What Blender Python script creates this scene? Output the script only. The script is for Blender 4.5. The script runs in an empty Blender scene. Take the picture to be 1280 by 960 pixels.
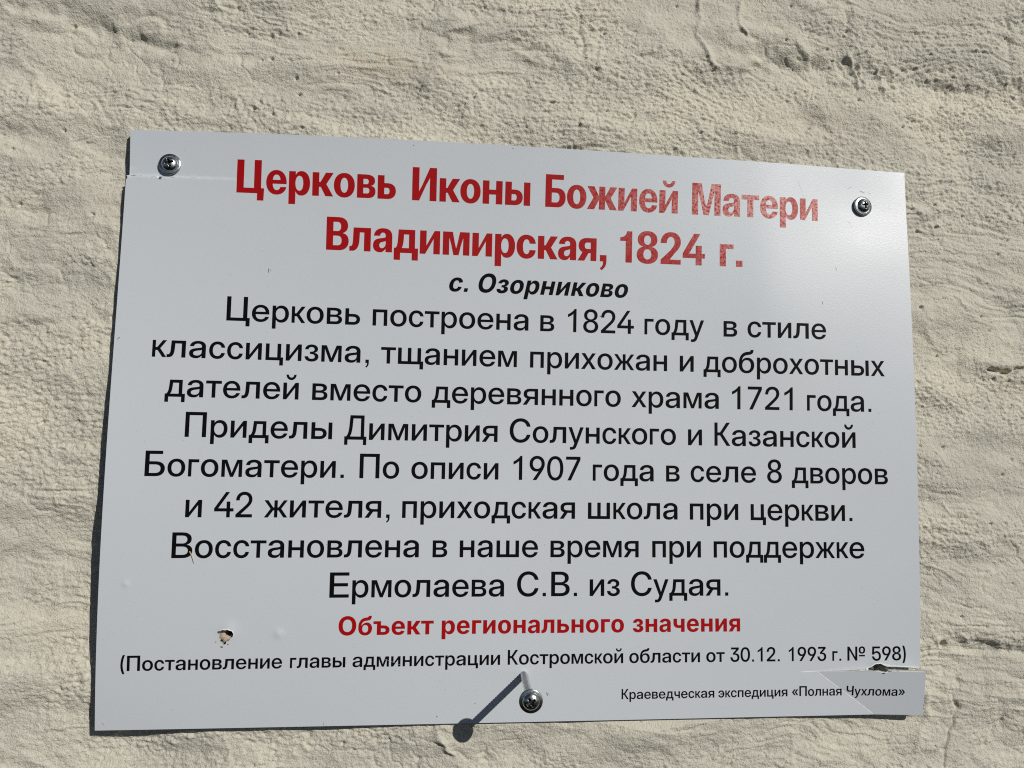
import bpy, math, random
import numpy as np
from mathutils import Vector, Matrix
from mathutils.geometry import delaunay_2d_cdt

scene = bpy.context.scene
COL = scene.collection
MM = 0.001
# Wall frame used below: x to the right, y up, z out of the wall (millimetres).
# Blender frame: X = x, Y = -z, Z = y (metres).
def B3(x, y, z):
    return (x * MM, -z * MM, y * MM)

# ------------------------------------------------------------------ camera
cam_d = bpy.data.cameras.new('camera')
cam = bpy.data.objects.new('camera', cam_d)
COL.objects.link(cam)
scene.camera = cam
cam_d.sensor_fit = 'HORIZONTAL'
cam_d.sensor_width = 36.0
cam_d.lens = 27.0
cam_d.clip_start = 0.01
cam_d.clip_end = 100.0
CR = [(0.99432, 0.016419, 0.105161),
      (0.0244, -0.99688, -0.075062),
      (0.103601, 0.077201, -0.991618)]
right, down, fwd = [Vector((r[0], -r[2], r[1])) for r in CR]
mw = Matrix.Identity(4)
for i, v in enumerate((right, -down, -fwd)):
    mw[0][i], mw[1][i], mw[2][i] = v
mw[0][3], mw[1][3], mw[2][3] = (-0.05349, -0.40061, -0.00815)
cam.matrix_world = mw

# ------------------------------------------------------------------ light
SUN = Vector((0.497, -0.722, 0.482)).normalized()        # towards the sun
world = bpy.data.worlds.new('World')
scene.world = world
world.use_nodes = True
wn = world.node_tree
sky = wn.nodes.new('ShaderNodeTexSky')
sky.sky_type = 'NISHITA'
sky.sun_disc = False
sky.air_density = 0.4
sky.dust_density = 0.2
sky.sun_elevation = math.asin(SUN.z)
sky.sun_rotation = math.atan2(SUN.x, SUN.y)
bg = wn.nodes['Background']
bg.inputs['Strength'].default_value = 0.05
wn.links.new(sky.outputs['Color'], bg.inputs['Color'])
sd = bpy.data.lights.new('sun', 'SUN')
sd.energy = 5.0
sd.angle = math.radians(0.5)
sd.color = (1.0, 0.95, 0.87)
sun = bpy.data.objects.new('sun', sd)
COL.objects.link(sun)
sun.rotation_euler = SUN.to_track_quat('Z', 'Y').to_euler()
scene.view_settings.view_transform = 'Standard'
scene.view_settings.look = 'None'
scene.view_settings.exposure = -0.45
scene.view_settings.gamma = 1.0
scene.view_settings.use_curve_mapping = False
scene.cycles.filter_width = 1.1
scene.cycles.use_denoising = False                        # it would smear the grain of the plaster

# ------------------------------------------------------------------ helpers
def tag(o, label=None, cat=None, group=None, kind=None):
    for k, v in (('label', label), ('category', cat), ('group', group), ('kind', kind)):
        if v:
            o[k] = v
    return o

def mesh_obj(name, verts, faces, mat, parent=None, smooth=True, midx=None, local=False):
    me = bpy.data.meshes.new(name)
    verts = np.asarray(verts, dtype=np.float32)
    if isinstance(faces, np.ndarray):
        nf, k = faces.shape
        me.vertices.add(len(verts)); me.vertices.foreach_set('co', verts.ravel())
        me.loops.add(nf * k); me.loops.foreach_set('vertex_index', faces.astype(np.int32).ravel())
        me.polygons.add(nf)
        me.polygons.foreach_set('loop_start', np.arange(0, nf * k, k, dtype=np.int32))
        me.update(calc_edges=True)
    else:
        me.from_pydata([tuple(v) for v in verts], [], faces)
        me.update()
    me.validate()
    for m in (mat if isinstance(mat, (list, tuple)) else [mat]):
        me.materials.append(m)
    me.polygons.foreach_set('use_smooth', [smooth] * len(me.polygons))
    if midx is not None:
        me.polygons.foreach_set('material_index', midx)
    o = bpy.data.objects.new(name, me)
    COL.objects.link(o)
    if parent:
        o.parent = parent
        if parent.type == 'EMPTY' and not local:
            o.location = -parent.location                     # meshes are written in wall coordinates
    return o

class Nodes:
    def __init__(self, name):
        self.m = bpy.data.materials.new(name)
        self.m.use_nodes = True
        self.t = self.m.node_tree
        self.b = self.t.nodes['Principled BSDF']
        self.co = self.t.nodes.new('ShaderNodeTexCoord').outputs['Object']
    def noise(self, scale, detail=4, rough=.55, stretch=None, dist=0):
        n = self.t.nodes.new('ShaderNodeTexNoise')
        n.inputs['Scale'].default_value = scale
        n.inputs['Detail'].default_value = detail
        n.inputs['Roughness'].default_value = rough
        n.inputs['Distortion'].default_value = dist
        if stretch:
            mp = self.t.nodes.new('ShaderNodeMapping')
            mp.inputs['Scale'].default_value = stretch
            self.t.links.new(self.co, mp.inputs['Vector'])
            self.t.links.new(mp.outputs['Vector'], n.inputs['Vector'])
        else:
            self.t.links.new(self.co, n.inputs['Vector'])
        return n.outputs['Fac']
    def ramp(self, fac, stops):
        r = self.t.nodes.new('ShaderNodeValToRGB')
        e = r.color_ramp.elements
        while len(e) < len(stops):
            e.new(0.5)
        for q, (p, c) in zip(e, stops):
            q.position = p
            q.color = (c, c, c, 1) if not isinstance(c, tuple) else (*c, 1)
        self.t.links.new(fac, r.inputs['Fac'])
        return r.outputs['Color']
    def mix(self, a, b, fac, mode='MIX'):
        n = self.t.nodes.new('ShaderNodeMix')
        n.data_type = 'RGBA'; n.blend_type = mode
        for s, v in ((n.inputs[0], fac), (n.inputs[6], a), (n.inputs[7], b)):
            if isinstance(v, (int, float)):
                s.default_value = v if s == n.inputs[0] else (v, v, v, 1)
            elif isinstance(v, tuple):
                s.default_value = (*v, 1)
            else:
                self.t.links.new(v, s)
        return n.outputs[2]
    def spot(self, x, y, rx, ry, soft=1.0):
        """1 inside a soft ellipse at wall position x, y (mm)"""
        mp = self.t.nodes.new('ShaderNodeMapping')
        mp.vector_type = 'POINT'
        mp.inputs['Location'].default_value = (-x / rx, 0, -y / ry)
        mp.inputs['Scale'].default_value = (1000 / rx, 0, 1000 / ry)
        self.t.links.new(self.co, mp.inputs['Vector'])
        g = self.t.nodes.new('ShaderNodeTexGradient'); g.gradient_type = 'SPHERICAL'
        self.t.links.new(mp.outputs['Vector'], g.inputs['Vector'])
        return g.outputs['Fac']
    def math(self, op, a, b):
        n = self.t.nodes.new('ShaderNodeMath'); n.operation = op
        for s, v in ((n.inputs[0], a), (n.inputs[1], b)):
            if isinstance(v, (int, float)): s.default_value = v
            else: self.t.links.new(v, s)
        return n.outputs[0]
    def bump(self, h, dist, strength=1.0):
        n = self.t.nodes.new('ShaderNodeBump')
        n.inputs['Strength'].default_value = strength
        n.inputs['Distance'].default_value = dist
        self.t.links.new(h, n.inputs['Height'])
        self.t.links.new(n.outputs['Normal'], self.b.inputs['Normal'])
    def set(self, **k):
        for a, v in k.items():
            s = self.b.inputs[a.replace('_', ' ')]
            if isinstance(v, tuple): s.default_value = (*v, 1)
            elif isinstance(v, (int, float)): s.default_value = v
            else: self.t.links.new(v, s)
        return self

# ------------------------------------------------------------------ materials
n = Nodes('wall_paint')
c = n.mix((.580, .563, .482), (.470, .460, .402), n.ramp(n.noise(22, 5, .6), [(.38, 0.0), (.66, 1.0)]))
c = n.mix(c, (.640, .610, .510), n.ramp(n.noise(9, 3, .5, (1, 1, 1.6)), [(.50, 0.0), (.72, 1.0)]))
blot = n.ramp(n.noise(160, 6, .7, (1, 1, 1.5)), [(.45, 0.0), (.72, 1.0)])
c = n.mix(c, (.50, .35, .20), n.math('MULTIPLY', n.math('MULTIPLY', n.spot(-82, 193, 48, 13), blot), .9))
c = n.mix(c, (.42, .35, .33), n.math('MULTIPLY', n.math('MULTIPLY', n.spot(158, 172, 45, 26), blot), .8))
c = n.mix(c, (.52, .41, .30), n.math('MULTIPLY', n.math('MULTIPLY', n.spot(-222, 112, 60, 14), blot), .5))
c = n.mix(c, (.40, .29, .19), n.math('MULTIPLY', n.math('MULTIPLY', n.spot(276, 26, 14, 20), blot), .9))
c = n.mix(c, n.mix((.50, .48, .40), (.68, .66, .57), n.ramp(n.noise(1100, 2, .6), [(.42, 0.0), (.60, 1.0)])), .28)
speck = n.ramp(n.noise(420, 2, .5), [(.70, 0.0), (.76, 1.0)])
c = n.mix(c, (.20, .185, .15), n.math('MULTIPLY', speck, .55))
n.set(Base_Color=c, Roughness=.85, Specular_IOR_Level=.25)
n.bump(n.mix(n.noise(1250, 3, .6), n.noise(420, 5, .7), .45), 0.0012, 1.0)
M_WALL = n.m

def panel_nodes(name, base):
    n = Nodes(name)
    g = n.noise(1300, 3, .7)
    wear = n.ramp(n.noise(14, 5, .6, (1, 1, 1.5)), [(.42, .34), (.70, .42)])
    r = n.mix(wear, n.ramp(g, [(.3, .28), (.7, .50)]), .4)
    n.set(Base_Color=base, Roughness=r, Specular_IOR_Level=.52)
    n.bump(g, 0.00012, .40)
    return n
n = panel_nodes('panel_plastic', (.40, .425, .445))
c = n.mix((.500, .555, .618), (.555, .590, .628), n.noise(11, 3, .5))
dust = n.ramp(n.noise(700, 2, .5), [(.735, 0.0), (.77, 1.0)])
c = n.mix(c, (.27, .28, .27), n.math('MULTIPLY', dust, .35))
n.set(Base_Color=c)
M_PANEL = n.m
M_EDGE = Nodes('panel_cut_edge').set(Base_Color=(.42, .43, .43), Roughness=.6).m
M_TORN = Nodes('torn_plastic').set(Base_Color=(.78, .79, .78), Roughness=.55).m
M_BLACK = panel_nodes('black_ink', (.004, .004, .005)).set(Specular_IOR_Level=.07).m
n = panel_nodes('red_ink', (.33, .003, .004))
n.set(Specular_IOR_Level=.22)
c = n.mix((.36, .002, .004), (.30, .003, .004), n.noise(60, 4, .6))
worn = n.math('MULTIPLY', n.ramp(n.spot(146, 126, 135, 56), [(.02, 0.0), (.55, 1.0)]), n.ramp(n.noise(45, 3, .6), [(.40, .35), (.55, 1.0)]))
fleck = n.ramp(n.noise(850, 3, .7), [(.40, 0.0), (.56, 1.0)])
c = n.mix(c, (.60, .30, .28), n.math('MULTIPLY', n.math('MULTIPLY', worn, fleck), .95))                       # sun-faded, flecked end of the title
n.set(Base_Color=c)
M_RED = n.m
n = Nodes('zinc_plated_steel')
n.set(Base_Color=n.mix((.58, .61, .61), (.38, .41, .41), n.noise(700, 4, .6)), Metallic=1.0,
      Roughness=n.ramp(n.noise(900, 3, .6), [(.3, .20), (.75, .36)]))
M_ZINC = n.m
M_SHANK = Nodes('bright_zinc').set(Base_Color=(.86, .89, .90), Metallic=1.0, Roughness=.34).m
M_RECESS_SHADE = Nodes('recess_shade').set(Base_Color=(.035, .038, .036), Metallic=.6, Roughness=.55).m  # dark base colour paints the shade inside the cross recess
n = Nodes('plug_plaster')
n.set(Base_Color=n.mix((.52, .42, .34), (.36, .29, .23), n.noise(600, 4, .6)), Roughness=.9)
n.bump(n.noise(900, 4, .6), .0004, .7)
M_PLUG = n.m
M_HOLE = Nodes('dark_hole').set(Base_Color=(.03, .028, .025), Roughness=.95).m
M_STRAW = Nodes('dry_straw').set(Base_Color=(.50, .36, .19), Roughness=.7).m
M_GRIME = Nodes('grime').set(Base_Color=(.09, .09, .085), Roughness=.8).m
M_SCUFF = Nodes('scuffed_plastic').set(Base_Color=(.62, .64, .65), Roughness=.5).m

# ------------------------------------------------------------------ sheet shape
COEF = [0.96728, -0.67961, 4.77454, 3.15488, -1.33369, 0.36780, 0.46306, -1.33188, 5.35370, -3.26605, -9.16032, 1.02831, 0.86884]
EXPS = [(0, 0), (0, 1), (0, 2), (0, 3), (1, 0), (1, 1), (1, 2), (1, 3), (2, 0), (2, 1), (2, 2), (3, 0), (3, 1)]
CRACK_Y = 124.35
CREASE = ((152.46, -125.5), (184.3, -148.5))
CN = (0.5857, 0.8106)                                     # across the crease, towards the loose corner
RIMS = [(-149.2, -101.6, 3.6, .55), (187, -122.4, 4.5, .7), (200, -123.3, 4, .3), (-125.5, -103.4, 2.2, .35), (-197.9, -78.7, 1.6, .25)]
def zpoly(x, y):
    s, t = x / 210.0, y / 148.5
    z = 0
    for (i, j), k in zip(EXPS, COEF):
        z = z + k * s**i * t**j
    return z
def sheet_z(x, y):
    """front face of the bowed sheet, millimetres out from the wall"""
    x = np.asarray(x, float); y = np.asarray(y, float)
    z = zpoly(x, y)
    z = z + 1.9 * np.exp(-(((x - 140) / 46)**2 + ((y - 58) / 50)**2))
    z = z + .35 * np.exp(-(((x - 128) / 14)**2 + ((y - 105) / 60)**2)) - .7 * np.exp(-(((x - 184) / 26)**2 + ((y - 130) / 22)**2))
    fade = np.clip((-150 - x) / 60, 0, 1)
    z = z - 0.75 * fade**.7 * np.clip((y - CRACK_Y) / .35, 0, 1)
    z = z - .25 * np.exp(-(((x + 189) / 12)**2 + ((y - 127) / 8)**2))
    for cx, cy, r, a in RIMS:
        z = z + a * np.exp(-(((x - cx) / r)**2 + ((y - cy) / r)**2))
    return z
def flap_d(x, y):
    return (np.asarray(x, float) - CREASE[0][0]) * CN[0] + (np.asarray(y, float) - CREASE[0][1]) * CN[1]
def on_flap(x, y):
    return (flap_d(x, y) > 0) & (np.asarray(y, float) < -124.4) & (np.asarray(x, float) > 152)
def front_z(x, y):
    return np.where(on_flap(x, y), zpoly(np.asarray(x, float), np.asarray(y, float)) + .15 * flap_d(x, y), sheet_z(x, y))

def in_poly(px, py, poly):
    inside = np.zeros(px.shape, bool)
    k = len(poly)
    for i in range(k):
        (x0, y0), (x1, y1) = poly[i], poly[(i + 1) % k]
        if y0 == y1: continue
        c = ((y0 > py) != (y1 > py)) & (px < (x1 - x0) * (py - y0) / (y1 - y0) + x0)
        inside ^= c
    return inside

def subdivide(poly, step):
    out = []
    for i, a in enumerate(poly):
        b = poly[(i + 1) % len(poly)]
        k = max(1, int(math.dist(a, b) / step))
        out += [(a[0] + (b[0] - a[0]) * q / k, a[1] + (b[1] - a[1]) * q / k) for q in range(k)]
    return out

def sheet_mesh(name, outline, holes, extra_lines, extra_pts, zf, thick, mats, parent, step=5.0):
    pts, edges = [], []
    for loop in [subdivide(outline, step)] + [subdivide(h, .5) for h in holes]:
        s = len(pts); pts += loop
        edges += [(s + i, s + (i + 1) % len(loop)) for i in range(len(loop))]
    for ln in extra_lines:
        s = len(pts); pts += ln
        edges += [(s + i, s + i + 1) for i in range(len(ln) - 1)]
    xs = [q[0] for q in outline]; ys = [q[1] for q in outline]
    rnd = random.Random(4)
    gx = np.arange(min(xs) + 2, max(xs), step); gy = np.arange(min(ys) + 2, max(ys), step)
    cand = np.array([(x + rnd.uniform(-.8, .8), y + rnd.uniform(-.8, .8)) for x in gx for y in gy] + list(extra_pts))
    ok = in_poly(cand[:, 0], cand[:, 1], outline)
    for h in holes:
        ok &= ~in_poly(cand[:, 0], cand[:, 1], h)
    base = np.array(pts)
    for q in cand[ok]:
        if np.min((base[:, 0] - q[0])**2 + (base[:, 1] - q[1])**2) > .2:
            pts.append(tuple(q))
    v2, _, f, *_ = delaunay_2d_cdt([Vector(q) for q in pts], edges, [], 0, 1e-5)
    V = np.array([(q.x, q.y) for q in v2]); F = np.array([tuple(t) for t in f])
    cen = V[F].mean(1)
    keep = in_poly(cen[:, 0], cen[:, 1], outline)
    for h in holes:
        keep &= ~in_poly(cen[:, 0], cen[:, 1], h)
    F = F[keep]
    used = np.unique(F); remap = -np.ones(len(V), int); remap[used] = np.arange(len(used))
    V = V[used]; F = remap[F]
    z = zf(V[:, 0], V[:, 1])
    nV = len(V)
    from collections import Counter
    cnt = Counter()
    for a, b, c_ in F:
        for e in ((a, b), (b, c_), (c_, a)):
            cnt[tuple(sorted(e))] += 1
    rim = [(a, b) for tri in F for a, b in ((tri[0], tri[1]), (tri[1], tri[2]), (tri[2], tri[0])) if cnt[tuple(sorted((a, b)))] == 1]
    verts = [B3(x, y, q) for (x, y), q in zip(V, z)] + [B3(x, y, q - thick) for (x, y), q in zip(V, z)]
    faces = [tuple(map(int, t)) for t in F] + [tuple(int(i) + nV for i in t[::-1]) for t in F]
    midx = [0] * len(faces)
    ex = {}
    for a, b in rim:                                     # side walls on their own vertices: a crisp edge
        ids = []
        for k in (a, b):
            if k not in ex:
                ex[k] = len(verts)
                verts.append(verts[k]); verts.append(verts[k + nV])
            ids.append(ex[k])
        faces.append((ids[0], ids[0] + 1, ids[1] + 1, ids[1])); midx.append(1)
    return mesh_obj(name, verts, faces, mats, parent, True, midx)

# ------------------------------------------------------------------ wall
NX, NY, DX = 1380, 1152, 0.5
X0, Y0 = -340.0, -252.0
rng = np.random.default_rng(11)
ky = np.fft.fftfreq(NY, DX)[:, None]; kx = np.fft.rfftfreq(NX, DX)[None, :]
def field(lx, ly, lo=0.0, power=1.0):
    """smooth random field, feature size lx by ly millimetres"""
    w = np.fft.rfft2(rng.standard_normal((NY, NX)))
    k = np.sqrt((kx * lx)**2 + (ky * ly)**2)
    h = np.fft.irfft2(w * np.exp(-k**power * 2.2) * (1 - np.exp(-(k * 3)**2) if lo else 1), s=(NY, NX))
    return (h - h.mean()) / h.std()
gxw = X0 + DX * np.arange(NX); gyw = Y0 + DX * np.arange(NY)
PX, PY = np.meshgrid(gxw, gyw)
def sample(h, x, y):
    u = np.mod((x - X0) / DX, NX); v = np.mod((y - Y0) / DX, NY)
    i = np.minimum(u.astype(int), NX - 1); j = np.minimum(v.astype(int), NY - 1); fu = u - i; fv = v - j
    i1 = (i + 1) % NX; j1 = (j + 1) % NY
    return (h[j, i] * (1 - fu) + h[j, i1] * fu) * (1 - fv) + (h[j1, i] * (1 - fu) + h[j1, i1] * fu) * fv
def sstep(a, b, x):
    t = np.clip((x - a) / (b - a), 0, 1); return t * t * (3 - 2 * t)
SX, SY = 5 * field(40, 40) + 1.3 * field(8, 8), 5 * field(60, 40) + 1.3 * field(8, 8)
WX, WY = PX + SX, PY + SY
h = -2.0 + 1.2 * field(150, 80) + .85 * field(70, 26, 1)
h += 1.05 * np.cos(2 * np.pi * (WY - 20) / 72.0) * (.6 + .4 * np.tanh(field(120, 60)))        # softened brick courses
h += .30 * sample(field(26, 11, 1), WX, WY) * sstep(-1, 1, field(60, 40))
for lx, ly, am in ((70, 34, .30), (40, 26, .22), (26, 40, .18)):                             # edges of old paint layers
    lay_ = sample(field(lx, ly, 1), PX + .7 * SX, PY + .7 * SY) + .10 * field(5, 5)
    h += am * sstep(-.05, .05, lay_ - .5) * sstep(-.2, 1.0, field(80, 45))
cre = np.abs(sample(field(30, 20, 1), WX, WY))
h -= .55 * sstep(.1, 1.1, field(70, 40)) * np.exp(-(cre / .10)**2)                           # crumpled paint creases
cre2 = np.abs(sample(field(11, 16, 1), WX, WY))
h += .18 * sstep(.2, 1.1, field(50, 30)) * np.exp(-(cre2 / .14)**2)
streak = field(34, 2.7, 1); fine = field(24, 1.5, 1)
tilt = PY + .05 * PX + 5 * field(70, 45) + .7 * field(12, 5)
band = sstep(.0, 1.0, field(110, 32) + 1.1 * np.exp(-(((PX + 245) / 45)**2 + ((PY + 70) / 60)**2)) + 1.2 * np.exp(-(((PX - 240) / 40)**2 + ((PY - 95) / 38)**2)) + .9 * np.exp(-(((PX + 30) / 90)**2 + ((PY - 225) / 16)**2)))
h += band * (.19 * sample(streak, WX + 4 * field(30, 30), tilt) + .10 * sample(fine, PX + 3 * field(20, 20), tilt))   # trowel and brush strokes
w_ = np.fft.rfft2(rng.standard_normal((NY, NX)))
k_ = np.sqrt((kx * 1.7)**2 + (ky * .95)**2) + 1e-6
fr = np.fft.irfft2(w_ * np.where(k_ > 1 / 60, k_**-1.9, 0) * np.exp(-(k_ * .8)**2), s=(NY, NX)); fr /= fr.std()
h += .42 * sample(fr, PX + 1.5 * field(12, 12), PY + 1.5 * field(12, 12))
rough = .25 + .75 * sstep(-.6, .9, field(90, 26) + .4 * field(18, 12))                       # grainy bands between smoother ones
gr = field(3.0, 1.9, 1)
h += rough * (.18 * gr + .12 * np.maximum(gr - .9, 0) - .16 * np.maximum(-gr - 1.1, 0))
gr2 = field(1.3, 1.2, 1)
h += .105 * gr2 * (.45 + .55 * rough)

vary = .75 + .35 * np.tanh(field(14, 10))
QX, QY = 1.2 * field(9, 9), 1.2 * field(9, 9)
def stroke(pts, w, d):
    """press (d < 0) or raise (d > 0) the plaster along a polyline"""
    m = 3 * w + 5
    xs = [q[0] for q in pts]; ys = [q[1] for q in pts]
    i0, i1 = [int(np.clip((v - X0) / DX, 0, NX)) for v in (min(xs) - m, max(xs) + m)]
    j0, j1 = [int(np.clip((v - Y0) / DX, 0, NY)) for v in (min(ys) - m, max(ys) + m)]
    if i1 <= i0 or j1 <= j0: return
    sl = (slice(j0, j1), slice(i0, i1))
    x, y = PX[sl] + QX[sl], PY[sl] + QY[sl]
    D = np.full(x.shape, 1e9)
    for (ax, ay), (bx, by) in zip(pts[:-1], pts[1:]):
        L2 = (bx - ax)**2 + (by - ay)**2
        t = np.clip(((x - ax) * (bx - ax) + (y - ay) * (by - ay)) / L2, 0, 1)
        D = np.minimum(D, np.hypot(x - ax - t * (bx - ax), y - ay - t * (by - ay)))
    h[sl] += d * np.exp(-(D / w)**2) * vary[sl]
GROOVES = [ ([(-269.4, 213.3), (-253.8, 211.2), (-234.1, 206.7), (-218.1, 202.3), (-196.0, 196.7)], 4.3, 2.0),([(-218.5, 209.6), (-202.8, 213.4), (-196.5, 207.0)], 2.6, 0.8),([(-49.5, 210.5), (-23.5, 210.2), (-5.9, 209.2), (11.8, 201.4)], 3.8, 1.0),([(116.5, 222.9), (130.5, 214.5), (149.4, 209.7), (178.0, 208.4), (206.9, 204.3), (236.3, 202.9), (286.2, 201.4)], 4.7, 1.4),([(-7.9, 192.4), (-1.4, 201.9)], 1.1, 0.8),([(52.3, 165.6), (55.4, 179.4)], 1.3, 0.7),([(-266.0, 40.6), (-255.1, 44.9), (-246.0, 49.2), (-233.2, 55.7), (-213.9, 51.5), (-202.3, 50.7)], 3.4, 1.3),([(-236.2, 141.8), (-224.5, 139.6), (-210.7, 136.2)], 3.0, 0.8),([(260.5, 38.3), (267.8, 38.0), (272.1, 36.3), (281.0, 38.8)], 1.2, 2.6),([(221.8, -55.9), (243.1, -54.1), (259.9, -50.5)], 3.0, 1.0),([(229.5, -114.5), (250.5, -116.4), (273.2, -117.9)], 3.0, 0.9),([(236.0, -131.5), (234.1, -148.4), (228.6, -160.9), (224.9, -177.5)], 1.1, 0.9),([(258.7, -153.1), (253.7, -160.2), (248.8, -167.2)], 1.3, 0.9),([(-23.2, -162.0), (-21.1, -165.9), (-19.8, -171.0)], 1.1, 1.0),([(12.7, 129.8), (29.7, 191.3), (38.5, 210.2)], 1.7, 0.3),([(278.8, 247.1), (279.8, 217.9)], 1.7, 0.6),([(22.6, 236.6), (25.1, 209.2)], 1.3, 0.5),([(178.7, 245.1), (179.4, 232.3)], 2.1, 1.0) ]
RIDGES = [ ([(-174.2, 220.0), (-170.8, 215.1), (-166.1, 209.7)], 1.7, 1.0),([(92.4, 242.1), (90.5, 227.9), (92.3, 217.8), (97.8, 209.8)], 1.7, 0.9),([(115.7, 244.0), (116.6, 229.9), (118.4, 223.0)], 1.7, 0.8),([(179.1, 215.6), (182.8, 208.8), (184.1, 201.8)], 1.7, 1.1),([(189.1, 210.6), (189.9, 201.2)], 1.7, 0.9),([(200.7, 208.6), (201.0, 200.1)], 1.3, 0.8),([(208.1, 212.0), (208.8, 201.5)], 1.7, 0.9),([(158.9, 209.5), (155.2, 216.3), (149.5, 219.2)], 1.7, 0.6),([(-57.4, 183.2), (-49.2, 199.4), (-42.5, 186.4), (-35.7, 169.1)], 7.7, 1.2),([(-269.6, 185.8), (-261.3, 175.8), (-251.0, 163.9)], 3.8, 0.9),([(-47.3, -150.9), (-43.9, -157.6), (-37.7, -163.6)], 1.7, 1.2),([(111.5, 166.9), (113.3, 153.3)], 1.7, 0.7),([(213.7, -134.1), (215.1, -148.9), (212.8, -165.5)], 2.1, 0.7),([(210.1, 133.1), (224.4, 125.5), (234.2, 128.7)], 3.0, 1.0),([(-194.2, 159.1), (-160.2, 159.1)], 3.8, 0.6),([(-158.6, 167.8), (-156.1, 157.2)], 1.7, 0.7),([(-83.0, 190.3), (-48.9, 186.0), (-14.6, 201.8)], 6.0, 0.5) ]
PITS = [ ([(227.2, -113.6)], 1.9, 3.2),([(271.2, 36.8)], 2.6, 2.0),([(-194.6, 167.6)], 0.9, 1.5),([(-173.3, 164.3)], 3.8, 1.0),([(11.5, 227.9)], 1.1, 1.5),([(21.4, 223.6)], 1.3, 1.3),([(123.6, 222.4)], 1.7, 1.4),([(135.3, 217.2)], 2.1, 1.4),([(243.3, 29.3)], 2.1, 0.6),([(243.9, 208.2)], 1.7, 0.8),([(266.0, 197.7)], 1.3, 1.0),([(175.7, 239.2)], 2.1, 1.0),([(239.0, 45.0)], 6.0, 0.9) ]
for pts, w, d in GROOVES:
    stroke(pts, w, -1.8 * d)
for pts, w, d in RIDGES:
    stroke(pts, w, 1.8 * d)
LEDGES = [([(-49.5, 212.8), (-14.6, 204.1), (20.8, 197.5), (56.6, 204.6), (102.4, 203.2), (149.3, 204.1), (197.1, 200.3), (246.1, 197.3), (291.1, 198.4)], 2.3), ([(-280.6, 209.0), (-253.5, 206.1), (-226.0, 203.0), (-194.2, 199.8), (-170.0, 198.6)], 2.2), ([(-269.5, 37.3), (-247.8, 47.1), (-233.1, 53.7), (-210.1, 51.2)], 1.6), ([(214.6, -63.8), (238.3, -57.2), (281.5, -50.4)], 1.5), ([(218.0, -110.9), (250.5, -115.5), (278.9, -116.7)], 1.2), ([(217.8, 57.9), (246.3, 47.4), (284.8, 34.8)], 1.3), ([(-275.1, 123.0), (-241.2, 129.0), (-210.2, 126.6)], 1.3), ([(-263.9, -49.3), (-238.5, -45.3), (-218.8, -31.5)], 1.0), ([(-157.6, 191.6), (-108.1, 188.6), (-66.2, 195.9), (-40.7, 204.5)], 0.9), ([(-180.5, -156.3), (-104.1, -163.9), (-41.0, -159.6)], 0.9)]
for pts, a_ in LEDGES:                                     # old brick courses: the wall steps back below each line
    xs = [q[0] for q in pts]
    d_ = PY + 1.6 * QY + 1.5 * SY * .3 - np.interp(PX, xs, [q[1] for q in pts])
    ends = sstep(xs[0] - 14, xs[0] + 6, PX) * (1 - sstep(xs[-1] - 6, xs[-1] + 14, PX))
    h += a_ * sstep(-5, 5, d_) * np.exp(-np.maximum(d_, 0) / 26) * ends * (.7 + .4 * vary)
for _ in range(130):                                       # drips of paint and short drags of the trowel
    x, y = rng.uniform(-330, 340), rng.uniform(-245, 315)
    L = rng.uniform(3, 15); a = rng.normal(1.45, .35)
    k_n = [(x + t * L * math.cos(a) + rng.normal(0, .6), y + t * L * math.sin(a)) for t in (0, .5, 1)]
    stroke(k_n, rng.uniform(.6, 1.5), rng.choice([-1, 1, 1]) * rng.uniform(.2, .65))
for _ in range(90):                                        # hairline cracks and open joints
    x, y = rng.uniform(-330, 340), rng.uniform(-245, 315)
    L = rng.uniform(3, 16); a = rng.normal(0, .35)
    stroke([(x + t * L * math.cos(a), y + t * L * math.sin(a) + rng.normal(0, 1.0)) for t in (0, .33, .66, 1)], rng.uniform(.45, 1.0), -rng.uniform(.25, .8))
for pts, w, d in PITS:
    h -= (d if d > 1.9 else .55 * d) * np.exp(-(((PX - pts[0][0])**2 + (PY - pts[0][1])**2) / w**2)**1.5)
# open pores in the paint, in clusters
pm = field(45, 18) + .5 * (rough - .6)
k = 0
while k < 2300:
    i = int(rng.integers(8, NX - 8)); j = int(rng.integers(8, NY - 8))
    if pm[j, i] + .5 * rng.standard_normal() < .45: continue
    k += 1
    r = .30 + .65 * rng.random()**4; d = r * (1.2 + 1.0 * rng.random())
    sl = (slice(j - 6, j + 7), slice(i - 6, i + 7))
    ox, oy = rng.uniform(-.3, .3, 2)
    h[sl] -= d * np.exp(-(((PX[sl] - gxw[i] - ox)**2 * .7 + (PY[sl] - gyw[j] - oy)**2) / r**2)**1.5)
# how far the wall lies behind the edges of the sheet
def pull(keys, vals, along, across, edge, half):
    global h
    h += (np.interp(along, keys, vals) + 2.0) * np.exp(-((across - edge) / half)**2)
pull([-190, -148, -100, -50, 0, 50, 100, 148, 190], [-4.5, -5.5, -7.2, -6.8, -2.5, -1.8, -4.0, -5.0, -3.5], PY, PX, -216, 42)
pull([-215, -160, -70, -40, -20, 20, 100, 210, 240], [-2.0, -3.4, -1.6, -.1, -.2, -1.8, -1.5, -.4, -1.5], PX, PY, -152, 36)
# nothing pushes through the sheet
lim = sheet_z(np.clip(PX, -212, 212), np.clip(PY, -150, 150)) - 2.2
dx_ = np.maximum(np.abs(PX) - 211, 0); dy_ = np.maximum(np.abs(PY) - 149.5, 0)
lim = lim + .8 * np.hypot(dx_, dy_)
h = np.where(dx_ + dy_ < 8, np.minimum(h, lim), h)
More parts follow.
